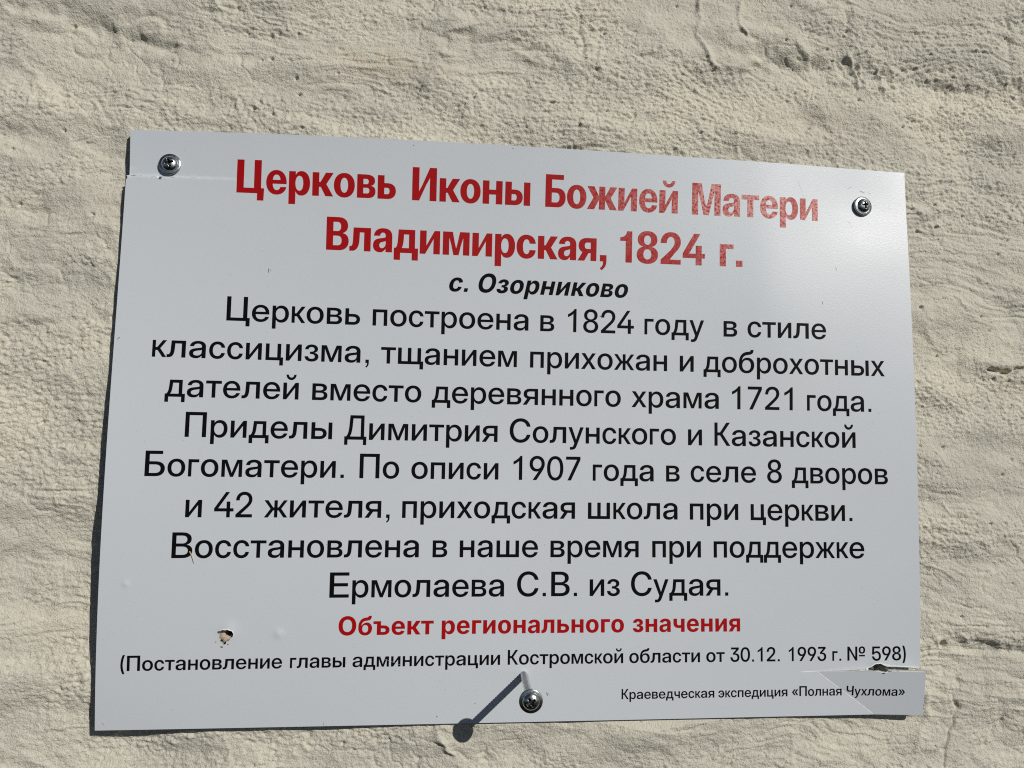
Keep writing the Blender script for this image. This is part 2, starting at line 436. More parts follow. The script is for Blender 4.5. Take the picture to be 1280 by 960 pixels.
# drilled hole behind the torn hole, and the gap behind the slit
h -= 9 * np.exp(-(((PX + 149.6)**2 + (PY + 103.2)**2) / 2.6**2)**3)
h -= 7 * np.exp(-(((PX - 187.2)**2 + (PY + 123.2)**2) / 3.0**2)**2)
# fine in the middle, coarser towards the far ends of the wall
AX = np.concatenate([np.arange(X0 - 300, X0, 4.0), gxw, np.arange(gxw[-1] + 4, gxw[-1] + 304, 4.0)])
AY = np.concatenate([np.arange(Y0 - 240, Y0, 4.0), gyw, np.arange(gyw[-1] + 4, gyw[-1] + 244, 4.0)])
MX, MY = len(AX), len(AY)
QXg, QYg = np.meshgrid(AX, AY)
H = sample(h, QXg, QYg)
edge = np.maximum(np.maximum(X0 + 20 - QXg, QXg - gxw[-1] + 20), np.maximum(Y0 + 20 - QYg, QYg - gyw[-1] + 20))
H = H * (1 - .4 * sstep(0, 20, edge))
idx = np.arange(MX * MY).reshape(MY, MX)
V = np.stack([QXg * MM, -H * MM, QYg * MM], -1).reshape(-1, 3)
F = np.stack([idx[:-1, :-1], idx[:-1, 1:], idx[1:, 1:], idx[1:, :-1]], -1).reshape(-1, 4)
ring = np.concatenate([idx[0, :], idx[1:, -1], idx[-1, -2::-1], idx[-2:0:-1, 0]])
back = V[ring].copy(); back[:, 1] = .18
nb = len(V); m_ = len(ring); q = np.arange(m_)
F2 = np.stack([ring, nb + q, nb + (q + 1) % m_, ring[(q + 1) % m_]], -1)
cor = [nb, nb + MX - 1, nb + MX + MY - 2, nb + 2 * MX + MY - 3]
wall = mesh_obj('wall', np.vstack([V, back]), np.vstack([F, F2, np.array([cor[::-1]])]), M_WALL)
tag(wall, 'rough wall coated in cream paint over uneven plaster, behind the sign', 'wall')

# ------------------------------------------------------------------ sign
sign = bpy.data.objects.new('information_sign', None)
COL.objects.link(sign)
sign.location = (0, 0, -.1485)
tag(sign, 'pale grey plastic sign with red and black Cyrillic lettering and one snapped corner', 'sign')
sign_children = []
slit_top = [(210, -124.2), (206, -124.25), (204.1, -124.05), (197.4, -123.75), (191.5, -123.5), (189.79, -122.85), (188.6, -121.9), (187.56, -121.67), (185.9, -121.9), (184.43, -122.06), (183.4, -122.9), (182.2, -123.72), (179, -124.85), (165, -125.3), CREASE[0]]
outline = [(-210, 148.5), (210, 148.5)] + slit_top + [CREASE[1], (-210, -148.5), (-210.2, 0), (-210.4, 121.8), (-209.6, 123.4), (-210.3, CRACK_Y - .1), (-209.0, CRACK_Y + .5)]
hole = [(-154.5, -102.2), (-153.8, -101.2), (-152.7, -100.7), (-151.2, -100.9), (-149.7, -100.6), (-148.1, -100.9), (-146.9, -101.9), (-146.3, -103.2), (-146.9, -104.6), (-148.1, -105.4), (-148.9, -106.8), (-150.2, -107.3), (-150.6, -108.7), (-152.0, -109.3), (-152.6, -108.0), (-154.0, -107.4), (-153.6, -106.3), (-154.6, -105.4), (-154.0, -104.1)]
def wob(k): return .18 * math.sin(k * 1.7) + .12 * math.sin(k * .61 + 1)
crack = [[(-208.8 + 1.8 * k, CRACK_Y + o + wob(k)) for k in range(40)] for o in (0, .35)]
near = []
for cx, cy, r, a in RIMS:
    near += [(cx + q_ * r * .3 * math.cos(t), cy + q_ * r * .3 * math.sin(t)) for q_ in range(1, 8) for t in np.arange(0, 6.28, .42)]
near += [(-210 + 2 * i_, CRACK_Y + d_) for i_ in range(1, 36) for d_ in (-2.0, -.9, 1.3, 2.4)]
hole = [(-150.2 + .86 * (x + 150.2), -104.2 + .86 * (y + 104.2)) for x, y in hole]
panel = sheet_mesh('panel', outline, [hole], crack, near, sheet_z, 1.8, [M_PANEL, M_EDGE], sign)
flap_poly = [(152.7, -125.66), (165, -125.5), (179, -125.15), (182.0, -124.7), (183.5, -125.3), (184.87, -124.75), (186.66, -125.2), (188.9, -125.5), (190.24, -124.35), (197.41, -124.5), (204.15, -124.6), (210.0, -124.5), (210.3, -148.6), (184.6, -148.5)]
flap = sheet_mesh('corner_flap', flap_poly, [], [], [], lambda x, y: zpoly(x, y) + .15 * flap_d(x, y), 1.8, [M_PANEL, M_EDGE], sign, 4.0)
flap.data.polygons.foreach_set('use_smooth', [False] * len(flap.data.polygons))
tag(flap, 'snapped corner bent forward along a diagonal crease')

def surf(name, polys, mat, parent, up=.05, zf=front_z):
    vs, fs = [], []
    for poly in polys:
        z = zf(np.array([q[0] for q in poly]), np.array([q[1] for q in poly]))
        s = len(vs)
        vs += [B3(x, y, q + up) for (x, y), q in zip(poly, z)]
        fs.append(tuple(range(s, s + len(poly))))
    o = mesh_obj(name, vs, fs, mat, parent, True)
    for pl in o.data.polygons:
        if pl.normal.y > 0: pl.flip()
    return o

def stripe(pts, w, seed, step=1.2):
    """thin quads along a polyline, width varying"""
    rnd = random.Random(seed); out = []
    path = []
    for (a, b) in zip(pts[:-1], pts[1:]):
        k = max(1, int(math.dist(a, b) / step))
        path += [(a[0] + (b[0] - a[0]) * t / k, a[1] + (b[1] - a[1]) * t / k) for t in range(k)]
    path.append(pts[-1])
    L = []
    for i, (x, y) in enumerate(path):
        a, b = path[max(0, i - 1)], path[min(len(path) - 1, i + 1)]
        d = math.dist(a, b) or 1
        nx, ny = -(b[1] - a[1]) / d, (b[0] - a[0]) / d
        ww = w * (.55 + .6 * rnd.random()) * min(1, .35 + i / 3, .35 + (len(path) - 1 - i) / 3)
        o = rnd.uniform(-.12, .12) * w
        L.append(((x + nx * (o + ww / 2), y + ny * (o + ww / 2)), (x + nx * (o - ww / 2), y + ny * (o - ww / 2))))
    for p_, q_ in zip(L[:-1], L[1:]):
        out.append((p_[0], q_[0], q_[1], p_[1]))
    return out
def blob(x, y, r, seed, squash=.7, n_=9):
    rnd = random.Random(seed); a0 = rnd.random() * 6
    return [(x + r * rnd.uniform(.55, 1.1) * math.cos(a0 + t * 6.283 / n_), y + squash * r * rnd.uniform(.55, 1.1) * math.sin(a0 + t * 6.283 / n_)) for t in range(n_)]

surf('stress_line', stripe([CREASE[0], CREASE[1]], .55, 1), M_TORN, flap)
surf('stress_line', stripe([(143.2, -125.75), (152.4, -125.45), (166, -125.2), (179, -124.75)], .45, 2), M_TORN, panel)
surf('torn_rim', stripe([(179, -124.7), (182.2, -123.5), (184.4, -121.85), (187.5, -121.4), (189.8, -122.5), (197, -123.2), (204, -123.7), (209.8, -124.0)], .55, 3, .7), M_TORN, panel)
surf('torn_rim', stripe([(182.2, -124.9), (184.9, -125.0), (186.7, -125.6), (189.2, -125.8), (190.5, -124.7), (198, -124.85), (209.6, -124.95)], .62, 4, .7), M_TORN, flap)
surf('torn_flake', [blob(183.0, -123.9, 1.0, 5), blob(190.8, -124.5, 1.2, 6), blob(187.6, -126.2, 1.1, 7, .45)], M_GRIME, flap, .09)
surf('stress_line', stripe([(-209.8, CRACK_Y + .2), (-190, CRACK_Y + .15), (-180, CRACK_Y + .25), (-172, CRACK_Y + .25)], .26, 8), M_TORN, panel, .07)  # whitened crack, with the brightness of its sunlit edge painted in
surf('torn_rim', stripe([(-150.2 + .86 * (x + 150.2), -104.2 + .86 * (y + 104.2)) for x, y in ((-154.2, -101.6), (-152.6, -100.35), (-149.7, -100.2), (-147.2, -101.2), (-146.1, -103.0), (-146.5, -104.6))], .65, 9, .6), M_TORN, panel)  # torn edge; the white also paints sunlight on its raised upper-right side
surf('torn_flake', [blob(-153.9, -102.3, 1.0, 10), blob(-155.2, -107.0, .5, 11, .5), blob(-152.4, -109.4, .8, 12, .7), blob(-149.5, -108.2, .6, 13, .4)], M_GRIME, panel)
surf('torn_flake', [blob(-194.6, 124.0, 1.3, 20, .5), blob(-190.6, 123.2, .5, 21)], M_TORN, panel, .10)
surf('chip', [blob(-193.5, 123.6, .9, 22, .9)], M_GRIME, panel, .12)

# grime and scratches on the face of the panel
marks = [([(-137.7, 79.2), (-137.8, 76.6)], .45), ([(-136.8, 78.6), (-136.9, 77.4)], .25), ([(-209.0, 39.9), (-207.7, 41.2)], .5), ([(-206.8, -145.0), (-205.8, -145.7)], .4),
         ([(8.4, -134.2), (9.1, -136.0)], .55), ([(9.5, -134.4), (9.7, -135.6)], .4), ([(8.0, -134.2), (8.5, -134.9)], .4), ([(175.2, 137.2), (178.0, 138.4)], .2), ([(182.4, 136.2), (185.4, 135.4)], .25),
         ([(187.2, 135.6), (189.0, 135.1)], .25), ([(191.0, 128.2), (192.0, 128.5)], .3), ([(174.8, 118.3), (176.0, 117.2)], .25), ([(158.2, 72.5), (158.5, 70.5)], .22), ([(166.6, 92.0), (167.0, 89.8)], .25),
         ([(-102.7, -146.6), (-102.6, -148.2)], .22), ([(177.5, -82.0), (177.8, -82.4)], .5)]
for k_, (pts_, w_) in enumerate(marks):
    surf('scuff', stripe(pts_, w_, 40 + k_, .5), M_GRIME, panel, .04)
rnd = random.Random(5)
for i_, (x, y, r) in enumerate([(-28, -138.8, .35), (-47, -145, .45), (-104, -60, .2), (35, 60.3, .5), (-160, 70, .2), (-66, 145.9, .35), (-14, 147, .4), (57, 147.3, .3), (86, 110, .25), (120, -60, .2), (-60, -20, .18), (150, 20, .25)] +
     [(rnd.uniform(-205, 205), rnd.uniform(-146, 146), rnd.uniform(.1, .22)) for _ in range(28)]):
    surf('grime_speck', [blob(x, y, r, 90 + i_)], M_GRIME, panel, .04)
for k_, (pts_, w_) in enumerate([([(-127.2, -102.4), (-124.3, -103.9)], .45), ([(-122.0, -104.3), (-115, -104.9)], .18), ([(-126.8, -101.9), (-121, -103.2)], .2),
     ([(-198.9, -77.9), (-196.8, -79.3)], .4), ([(176, 116.2), (177.6, 115.0)], .5), ([(-90, -110), (-25, -135.5)], .08), ([(145, 140), (150, 128)], .12)]):
    surf('scratch', stripe(pts_, w_, 60 + k_, .6), M_SCUFF, panel, .05)

# ------------------------------------------------------------------ lettering
# glyph outlines (2048 units per em): advance, contours
GLYPHS = {
'cond': {
'Ц':(1217,[[1049,0,61,0,61,1466,347,1466,347,229,763,229,763,1466,1049,1466],[895,-315,895,0,824,0,824,229,1175,229,1160,-315]]),
'е':(893,[[455,-24,375,-16,301,7,234,46,175,98,126,163,86,238,57,324,39,417,33,518,39,620,57,714,86,800,126,876,175,940,233,993,298,1032,370,1055,448,1063,536,1053,616,1023,687,976,747,912,796,833,833,741,855,637,863,522,863,454,120,454,120,627,736,627,611,581,607,662,592,731,569,787,539,829,500,854,455,863,409,854,371,829,340,787,317,731,303,662,298,581,298,471,303,388,318,316,342,256,375,211,416,184,464,174,501,179,533,193,560,215,583,244,601,280,613,322,858,322,843,256,819,197,786,142,722,73,644,20,554,-13]]),
'р':(954,[[63,-411,63,1039,334,1039,334,894,338,894,365,945,397,987,433,1019,475,1042,522,1056,573,1060,639,1053,700,1030,755,992,804,940,846,877,879,802,904,717,919,623,924,520,919,417,905,322,880,237,847,161,806,98,757,47,701,9,639,-14,570,-21,518,-16,472,-1,430,23,394,58,364,102,340,156,337,156,337,-411],[492,190,537,199,575,228,606,275,628,340,642,422,647,520,642,619,628,700,606,765,575,812,537,841,492,851,446,841,406,810,372,761,347,695,332,614,326,520,332,427,347,346,372,280,406,230,446,200]]),
'к':(910,[[67,0,67,1039,339,1039,339,619,391,619,609,1039,925,1039,636,533,927,0,608,0,410,402,339,402,339,0]]),
'о':(927,[[464,-24,382,-16,307,7,238,45,178,96,128,160,87,235,57,321,39,415,33,518,39,622,57,717,87,803,128,878,178,942,238,994,307,1032,382,1055,464,1063,546,1055,621,1032,689,994,749,942,799,878,840,803,870,717,888,622,895,518,888,415,870,321,840,235,799,160,749,96,689,45,621,7,546,-16],[464,187,506,197,544,227,575,276,599,342,614,423,619,518,614,615,599,696,575,762,544,811,506,842,464,852,422,842,384,812,352,763,328,697,313,615,308,518,313,423,328,341,352,276,384,227,421,197]]),
'в':(850,[[63,0,63,1039,435,1039,539,1031,627,1009,700,971,742,933,772,886,791,830,797,764,792,708,779,660,756,618,722,585,676,561,617,546,688,532,742,506,781,468,807,420,821,362,826,295,817,210,790,138,763,97,727,63,682,36,628,16,565,4,493,0],[320,202,478,202,517,210,547,233,566,270,572,321,566,377,547,419,517,444,478,452,320,452],[320,611,444,611,484,619,514,643,532,681,539,732,532,780,511,815,478,837,435,845,320,845]]),
'ь':(851,[[229,699,474,699,544,694,606,680,661,656,709,624,749,583,780,535,803,480,816,419,821,352,816,284,803,222,780,166,749,117,709,77,661,44,606,19,544,5,474,0,63,0,63,1039,338,1039,338,210,465,210,504,219,533,248,552,294,558,353,552,411,533,455,504,483,465,492,229,492]]),
'И':(1140,[[1081,0,794,0,794,730,794,778,794,840,795,916,797,1004,801,1101,806,1207,860,1169,780,986,742,906,708,835,677,775,652,729,356,0,60,0,60,1466,346,1466,346,675,346,626,345,559,342,402,340,325,336,257,303,323,360,447,418,567,444,617,464,656,785,1466,1081,1466]]),
'н':(961,[[703,642,703,425,257,425,257,642],[337,1039,337,0,60,0,60,1039],[901,1039,901,0,624,0,624,1039]]),
'ы':(1196,[[226,699,471,699,540,694,602,680,658,656,705,624,745,583,776,535,799,480,812,419,817,352,812,284,799,222,776,166,745,117,705,77,658,44,602,19,540,5,471,0,60,0,60,1039,335,1039,335,210,462,210,501,219,530,248,548,294,554,353,548,411,530,455,501,483,462,492,226,492],[861,0,861,1039,1136,1039,1136,0]]),
'Б':(979,[[63,0,63,1466,854,1466,854,1244,341,1244,341,864,579,864,653,859,719,842,778,814,830,776,873,728,908,670,933,603,948,528,954,444,948,358,933,279,908,209,873,147,830,96,778,54,719,24,653,6,579,0],[341,214,531,214,575,221,612,241,642,274,665,319,679,375,683,441,679,504,665,557,642,600,612,631,575,650,531,656,341,656]]),
'ж':(1339,[[2,0,284,530,3,1039,310,1039,519,620,535,620,535,1039,804,1039,804,620,820,620,1029,1039,1336,1039,1055,530,1337,0,1022,0,819,411,804,411,804,0,535,0,535,411,520,411,317,0]]),
'и':(962,[[902,0,630,0,630,670,629,670,290,0,60,0,60,1039,332,1039,332,371,333,371,667,1039,902,1039]]),
'й':(962,[[902,0,630,0,630,670,629,670,290,0,60,0,60,1039,332,1039,332,371,333,371,667,1039,902,1039],[481,1178,403,1188,333,1219,274,1268,230,1332,201,1407,191,1490,349,1490,358,1427,386,1377,428,1344,481,1333,533,1344,575,1377,603,1427,612,1490,770,1490,761,1407,732,1332,687,1268,629,1219,559,1188]]),
'М':(1418,[[60,0,60,1466,483,1466,624,705,638,658,654,602,689,474,722,348,736,293,747,247,674,247,685,293,699,348,732,474,767,602,782,658,796,705,935,1466,1359,1466,1359,0,1079,0,1079,742,1079,795,1080,855,1084,990,1088,1134,1090,1273,1123,1273,1087,1121,1049,974,1014,843,999,788,986,742,825,0,594,0,432,742,418,788,403,843,367,974,328,1121,291,1273,329,1273,331,1134,334,990,338,855,339,795,340,742,340,0]]),
'а':(887,[[315,-17,237,-8,169,18,113,61,70,122,50,172,37,230,33,295,40,376,58,441,88,493,127,534,174,564,228,586,351,613,418,623,469,632,507,642,533,656,547,677,552,708,552,716,549,757,539,793,522,823,500,846,473,860,441,865,408,860,379,846,355,823,337,793,325,757,319,715,64,715,73,782,90,842,117,897,151,944,195,985,247,1017,307,1041,375,1055,451,1060,536,1054,611,1036,675,1006,729,965,770,915,800,854,819,785,825,708,825,0,556,0,556,147,553,147,526,103,494,63,458,30,416,4,369,-12],[399,169,440,176,478,198,509,232,534,276,549,327,555,384,555,496,529,482,497,469,458,456,412,445,379,435,351,420,327,400,309,374,297,340,293,297,297,260,307,229,323,203,344,184,370,173]]),
'т':(824,[[277,0,277,825,12,825,12,1039,812,1039,812,825,548,825,548,0]]),
'В':(1008,[[63,0,63,1466,546,1466,627,1461,700,1445,763,1418,817,1383,862,1338,897,1286,922,1226,937,1159,942,1085,936,1006,916,937,883,878,841,830,788,792,727,764,727,762,796,744,857,709,909,658,949,592,974,510,983,413,978,334,962,262,936,197,900,139,855,91,800,52,736,23,663,6,582,0],[341,214,534,214,579,220,617,238,649,268,672,309,686,360,691,422,686,485,672,538,649,582,618,614,580,634,535,640,341,640],[341,846,518,846,558,853,592,871,620,901,640,941,653,991,657,1049,653,1107,641,1156,620,1197,592,1227,558,1246,518,1252,341,1252]]),
'л':(945,[[8,0,8,211,46,211,72,214,94,225,110,246,124,278,134,325,141,387,147,468,150,569,164,1039,880,1039,880,0,607,0,607,829,426,829,416,515,408,402,393,304,371,220,343,151,309,96,270,53,226,24,176,6,123,0]]),
'д':(1033,[[13,-319,13,217,77,217,102,248,122,284,138,328,150,378,159,436,166,502,172,577,176,661,196,1039,888,1039,888,217,1020,217,1020,-319,763,-319,763,0,277,0,277,-319],[342,217,635,217,635,825,423,825,419,661,410,518,395,397,373,297]]),
'м':(1246,[[60,0,60,1039,471,1039,565,539,588,449,609,359,629,273,648,194,599,194,618,273,638,359,659,449,681,539,774,1039,1186,1039,1186,0,917,0,917,427,918,561,920,682,921,798,923,916,958,916,915,759,869,597,822,429,735,0,513,0,424,429,376,597,330,759,285,916,323,916,324,798,326,682,328,561,328,427,328,0]]),
'с':(889,[[456,-24,375,-16,301,7,234,45,175,97,126,161,86,236,56,322,39,416,33,518,39,621,56,716,86,802,126,877,175,941,234,994,301,1032,375,1055,456,1063,539,1055,614,1033,681,998,739,951,787,893,823,825,847,749,858,665,596,665,582,741,554,801,514,839,489,849,461,853,417,843,379,812,349,762,327,696,313,614,309,518,313,424,327,342,349,276,379,227,417,196,461,186,489,190,514,199,535,216,554,238,581,297,596,375,858,375,850,292,827,216,791,148,743,90,685,42,617,6,540,-16]]),
'я':(890,[[825,0,568,0,568,835,436,835,396,831,364,820,339,800,321,772,311,735,307,688,311,641,322,604,340,576,366,557,400,545,441,542,674,542,674,354,407,354,326,360,254,376,190,404,136,442,93,491,62,548,43,615,37,690,43,769,61,838,91,898,133,948,186,988,248,1016,318,1033,397,1039,825,1039],[297,0,2,0,247,460,535,460]]),
',':(471,[[90,0,90,291,381,291,381,0,367,-131,317,-256,236,-349,163,-408,96,-306,177,-233,221,-146,236,0]]),
'1':(760,[[600,0,330,0,330,985,90,985,90,1150,190,1165,275,1215,340,1300,385,1440,600,1440]]),
'8':(1003,[[501,-24,413,-18,332,0,260,29,196,69,142,118,99,176,67,242,48,314,42,393,51,487,78,571,121,643,180,701,251,742,335,764,335,763,261,785,199,821,147,872,109,936,86,1009,78,1093,84,1167,102,1236,132,1298,172,1354,222,1401,280,1439,347,1467,421,1484,501,1490,583,1484,657,1467,724,1439,783,1401,832,1355,872,1299,901,1237,919,1168,924,1093,917,1010,894,936,856,873,805,821,742,785,668,763,668,764,752,742,824,700,882,642,926,570,953,487,962,393,955,314,936,242,904,176,860,118,807,69,743,29,670,0,589,-18],[501,178,549,185,591,207,626,242,652,288,669,345,674,409,669,476,652,535,625,584,591,621,549,645,501,652,454,645,412,621,377,584,351,535,334,476,329,409,334,344,351,288,377,242,412,207,453,185],[501,855,544,862,581,882,611,914,634,958,648,1010,653,1071,648,1131,634,1184,611,1226,581,1258,544,1278,501,1285,458,1278,422,1258,392,1226,369,1184,355,1131,350,1071,355,1010,369,958,392,915,422,882,458,862]]),
'2':(1003,[[72,0,72,201,505,665,583,785,617,840,644,897,662,957,668,1024,663,1095,648,1156,624,1205,591,1242,551,1265,505,1272,455,1263,411,1236,376,1192,350,1132,333,1058,328,971,63,971,69,1070,87,1161,117,1243,158,1315,209,1376,270,1425,340,1461,419,1482,505,1490,586,1483,660,1465,728,1433,788,1391,839,1338,881,1275,911,1203,930,1124,936,1037,928,941,904,853,865,770,814,688,750,605,676,517,463,220,463,218,940,218,940,0]]),
'4':(1003,[[19,327,19,535,500,1466,777,1466,300,541,300,539,984,539,984,327],[582,0,582,390,582,484,582,914,842,914,842,0]]),
'г':(708,[[684,1039,684,822,340,822,340,0,63,0,63,1039]]),
'.':(471,[[90,0,381,0,381,291,90,291]]),
},
'bi': {
'с':(1127,[[582,-21,482,-13,395,10,322,48,261,100,216,164,184,240,166,373,182,527,230,681,305,815,368,891,441,955,523,1007,613,1045,709,1069,813,1078,903,1070,983,1050,1052,1020,1109,979,1154,928,1186,867,1204,796,1207,718,919,668,910,742,882,798,834,834,767,846,702,836,643,806,591,758,547,695,513,617,488,528,475,439,478,362,494,298,526,249,572,219,634,209,706,222,770,258,823,316,863,394,1130,344,1093,264,1046,192,988,130,921,77,847,35,764,5,676,-14]]),
'.':(569,[[145,0,424,0,482,279,204,279]]),
'О':(1469,[[731,-20,614,-10,509,20,417,69,339,137,279,222,237,325,214,445,214,581,236,732,278,884,335,1020,408,1140,494,1244,590,1330,696,1397,809,1446,926,1476,1047,1486,1164,1476,1269,1446,1361,1397,1438,1330,1498,1244,1540,1140,1563,1020,1563,884,1541,732,1499,581,1442,445,1369,325,1283,222,1187,136,1082,68,969,20,852,-10],[788,254,889,268,981,309,1064,377,1134,471,1191,589,1231,732,1251,876,1244,995,1213,1089,1159,1157,1084,1198,990,1212,889,1198,797,1157,714,1089,643,995,586,875,546,732,526,590,533,471,565,377,619,309,694,268]]),
'з':(998,[[492,-15,369,-3,270,31,197,84,149,154,128,235,134,326,426,326,426,280,447,245,485,222,536,215,594,223,642,248,677,285,696,331,697,382,675,420,632,444,571,452,486,452,522,625,607,625,666,632,715,655,752,692,772,742,773,787,757,824,724,848,676,856,624,848,579,827,545,793,526,749,242,749,275,838,331,917,407,983,501,1033,609,1066,727,1078,836,1066,926,1036,996,989,1043,928,1066,855,1061,772,1028,688,968,622,890,576,801,554,800,549,873,534,930,507,970,468,1002,392,999,302,967,215,909,139,829,75,730,26,617,-4]]),
'о':(1173,[[582,-21,483,-13,396,10,322,48,262,100,216,164,184,240,166,373,182,527,230,681,305,815,368,891,441,955,523,1007,613,1045,710,1069,813,1078,913,1069,999,1045,1073,1007,1133,955,1179,891,1210,815,1229,681,1212,527,1164,373,1089,240,1026,164,954,100,872,48,782,10,685,-13],[631,209,696,219,755,250,806,299,849,364,883,441,907,528,920,615,918,692,902,756,871,805,825,836,764,846,699,836,640,805,589,756,546,692,512,615,488,528,475,441,477,364,493,299,524,250,569,219]]),
'р':(1207,[[30,-397,337,1062,632,1062,594,883,607,883,681,971,732,1012,792,1045,862,1069,943,1078,1048,1060,1138,1015,1207,939,1252,833,1266,745,1264,644,1246,529,1216,417,1177,317,1127,230,1039,123,938,45,827,-2,711,-17,637,-10,577,12,531,44,496,84,457,170,449,170,330,-397],[663,217,728,227,786,257,837,304,880,367,914,443,939,530,951,617,949,692,932,755,901,802,855,831,794,841,730,832,672,803,620,757,577,695,543,619,518,530,506,442,508,366,525,303,557,256,603,226]]),
'н':(1195,[[1006,663,957,431,418,431,467,663],[636,1062,413,0,114,0,337,1062],[1304,1062,1081,0,782,0,1005,1062]]),
'и':(1197,[[1083,0,784,0,913,615,905,615,364,0,114,0,337,1062,636,1062,508,451,515,451,1051,1062,1306,1062]]),
'к':(1125,[[114,0,337,1062,636,1062,546,631,620,631,990,1062,1340,1062,867,534,1121,0,767,0,598,399,497,399,413,0]]),
'в':(1103,[[114,0,337,1062,780,1062,899,1054,997,1029,1072,987,1123,930,1146,859,1141,775,1109,696,1048,632,962,583,853,553,940,539,1008,510,1058,469,1090,417,1104,356,1098,289,1069,206,1018,134,947,77,857,35,750,9,626,0],[439,221,672,221,726,228,769,250,801,285,819,330,821,381,805,419,771,444,721,452,487,452],[523,625,696,625,752,632,798,653,832,687,850,731,850,775,829,808,789,829,733,836,568,836]]),
},
'reg': {
'Ц':(1516,[[1333,0,136,0,136,1466,380,1466,380,193,1088,193,1088,1466,1333,1466],[1246,-315,1246,0,1164,0,1164,193,1481,193,1475,-315]]),
'е':(1139,[[582,-23,480,-15,389,7,307,45,205,125,129,230,82,357,67,500,83,645,131,772,208,878,309,958,432,1009,571,1026,680,1016,778,988,865,942,938,880,997,804,1041,714,1067,613,1076,502,1076,447,165,447,165,599,959,599,857,553,849,640,822,715,780,775,724,820,655,848,573,857,493,848,424,820,368,775,326,715,300,640,291,553,291,466,300,377,326,299,368,235,426,186,499,156,586,146,650,151,707,166,755,190,794,222,824,261,844,305,1061,305,1030,214,974,134,898,69,806,19,699,-12]]),
'р':(1139,[[112,-397,112,1003,324,1003,324,859,326,859,362,909,406,950,457,982,513,1005,574,1018,638,1023,761,1006,868,957,955,878,1021,774,1062,647,1076,502,1062,356,1021,229,956,125,868,46,761,-3,637,-20,573,-15,514,-1,459,23,410,56,367,99,330,151,328,151,328,-397],[591,155,665,165,730,195,783,244,824,312,849,398,857,502,849,606,824,692,783,760,730,810,665,840,591,850,512,839,444,807,389,755,348,685,323,601,314,502,323,404,348,319,389,250,444,198,512,165]]),
'к':(896,[[96,0,96,1003,283,1003,283,584,365,584,671,1003,898,1003,544,517,902,0,674,0,397,403,283,403,283,0]]),
'о':(1139,[[570,-23,428,-6,306,44,204,123,128,228,81,355,65,500,81,646,128,774,204,879,306,959,428,1009,570,1026,666,1018,754,996,834,959,935,879,1011,774,1058,646,1074,500,1058,355,1011,228,935,123,834,44,711,-6],[570,152,650,163,719,195,774,246,815,316,841,401,849,500,841,600,815,686,774,756,719,808,650,840,570,851,490,840,421,808,365,756,324,686,298,600,290,500,298,401,324,315,365,246,421,195,489,163]]),
'в':(1088,[[116,0,116,1003,568,1003,687,996,788,973,871,936,933,884,970,818,983,737,969,658,930,596,867,553,780,527,848,514,907,490,956,454,992,409,1015,352,1023,284,1012,204,979,134,925,77,850,35,754,9,640,0],[329,172,634,172,705,181,758,206,791,246,802,300,791,360,758,405,705,432,634,441,329,441],[329,587,577,587,656,596,714,621,750,661,762,716,750,766,712,803,651,827,568,834,329,834]]),
'ь':(1066,[[279,668,598,668,712,658,810,626,891,577,951,510,989,430,1001,337,989,243,951,161,891,93,810,42,712,11,598,0,114,0,114,1003,336,1003,336,177,590,177,671,188,733,221,772,272,785,338,772,402,733,451,671,482,590,492,279,492]]),
'п':(1109,[[998,1003,998,0,783,0,783,822,326,822,326,0,111,0,111,1003]]),
'с':(1024,[[534,-23,401,-6,286,44,191,123,120,228,76,355,61,500,76,645,120,773,191,879,286,959,401,1009,534,1026,620,1019,699,999,770,966,832,922,884,869,925,806,954,736,969,659,762,659,737,737,690,798,623,837,535,851,459,841,395,808,343,756,304,686,281,600,273,500,281,401,304,316,343,246,394,195,459,162,535,152,622,165,687,204,733,265,760,344,969,344,954,269,926,199,885,136,833,82,771,38,699,5,620,-16]]),
'т':(938,[[362,0,362,827,15,827,15,1003,923,1003,923,827,577,827,577,0]]),
'н':(1131,[[856,606,856,425,274,425,274,606],[330,1003,330,0,112,0,112,1003],[1019,1003,1019,0,801,0,801,1003]]),
'а':(1139,[[458,-16,354,-7,262,18,185,60,126,119,88,195,76,287,85,365,112,428,154,477,209,515,274,543,348,564,510,589,603,600,674,608,725,618,760,631,779,652,785,683,785,691,779,737,760,777,729,811,686,836,633,852,570,857,506,852,450,836,404,812,368,779,344,741,333,697,104,697,124,787,169,866,239,932,331,981,443,1012,574,1023,672,1017,760,999,836,970,900,931,950,883,987,826,1010,760,1018,688,1018,0,787,0,787,142,783,142,718,65,672,33,614,7,543,-10],[509,146,595,154,664,178,718,215,756,262,779,316,786,375,786,492,750,477,689,463,613,451,529,439,420,414,374,393,338,365,315,329,307,283,314,244,332,210,362,183,402,163,452,150]]),
'1':(1139,[[776,0,570,0,570,1147,500,1080,400,1015,300,965,223,935,223,1122,350,1188,470,1273,570,1360,630,1440,647,1468,776,1468]]),
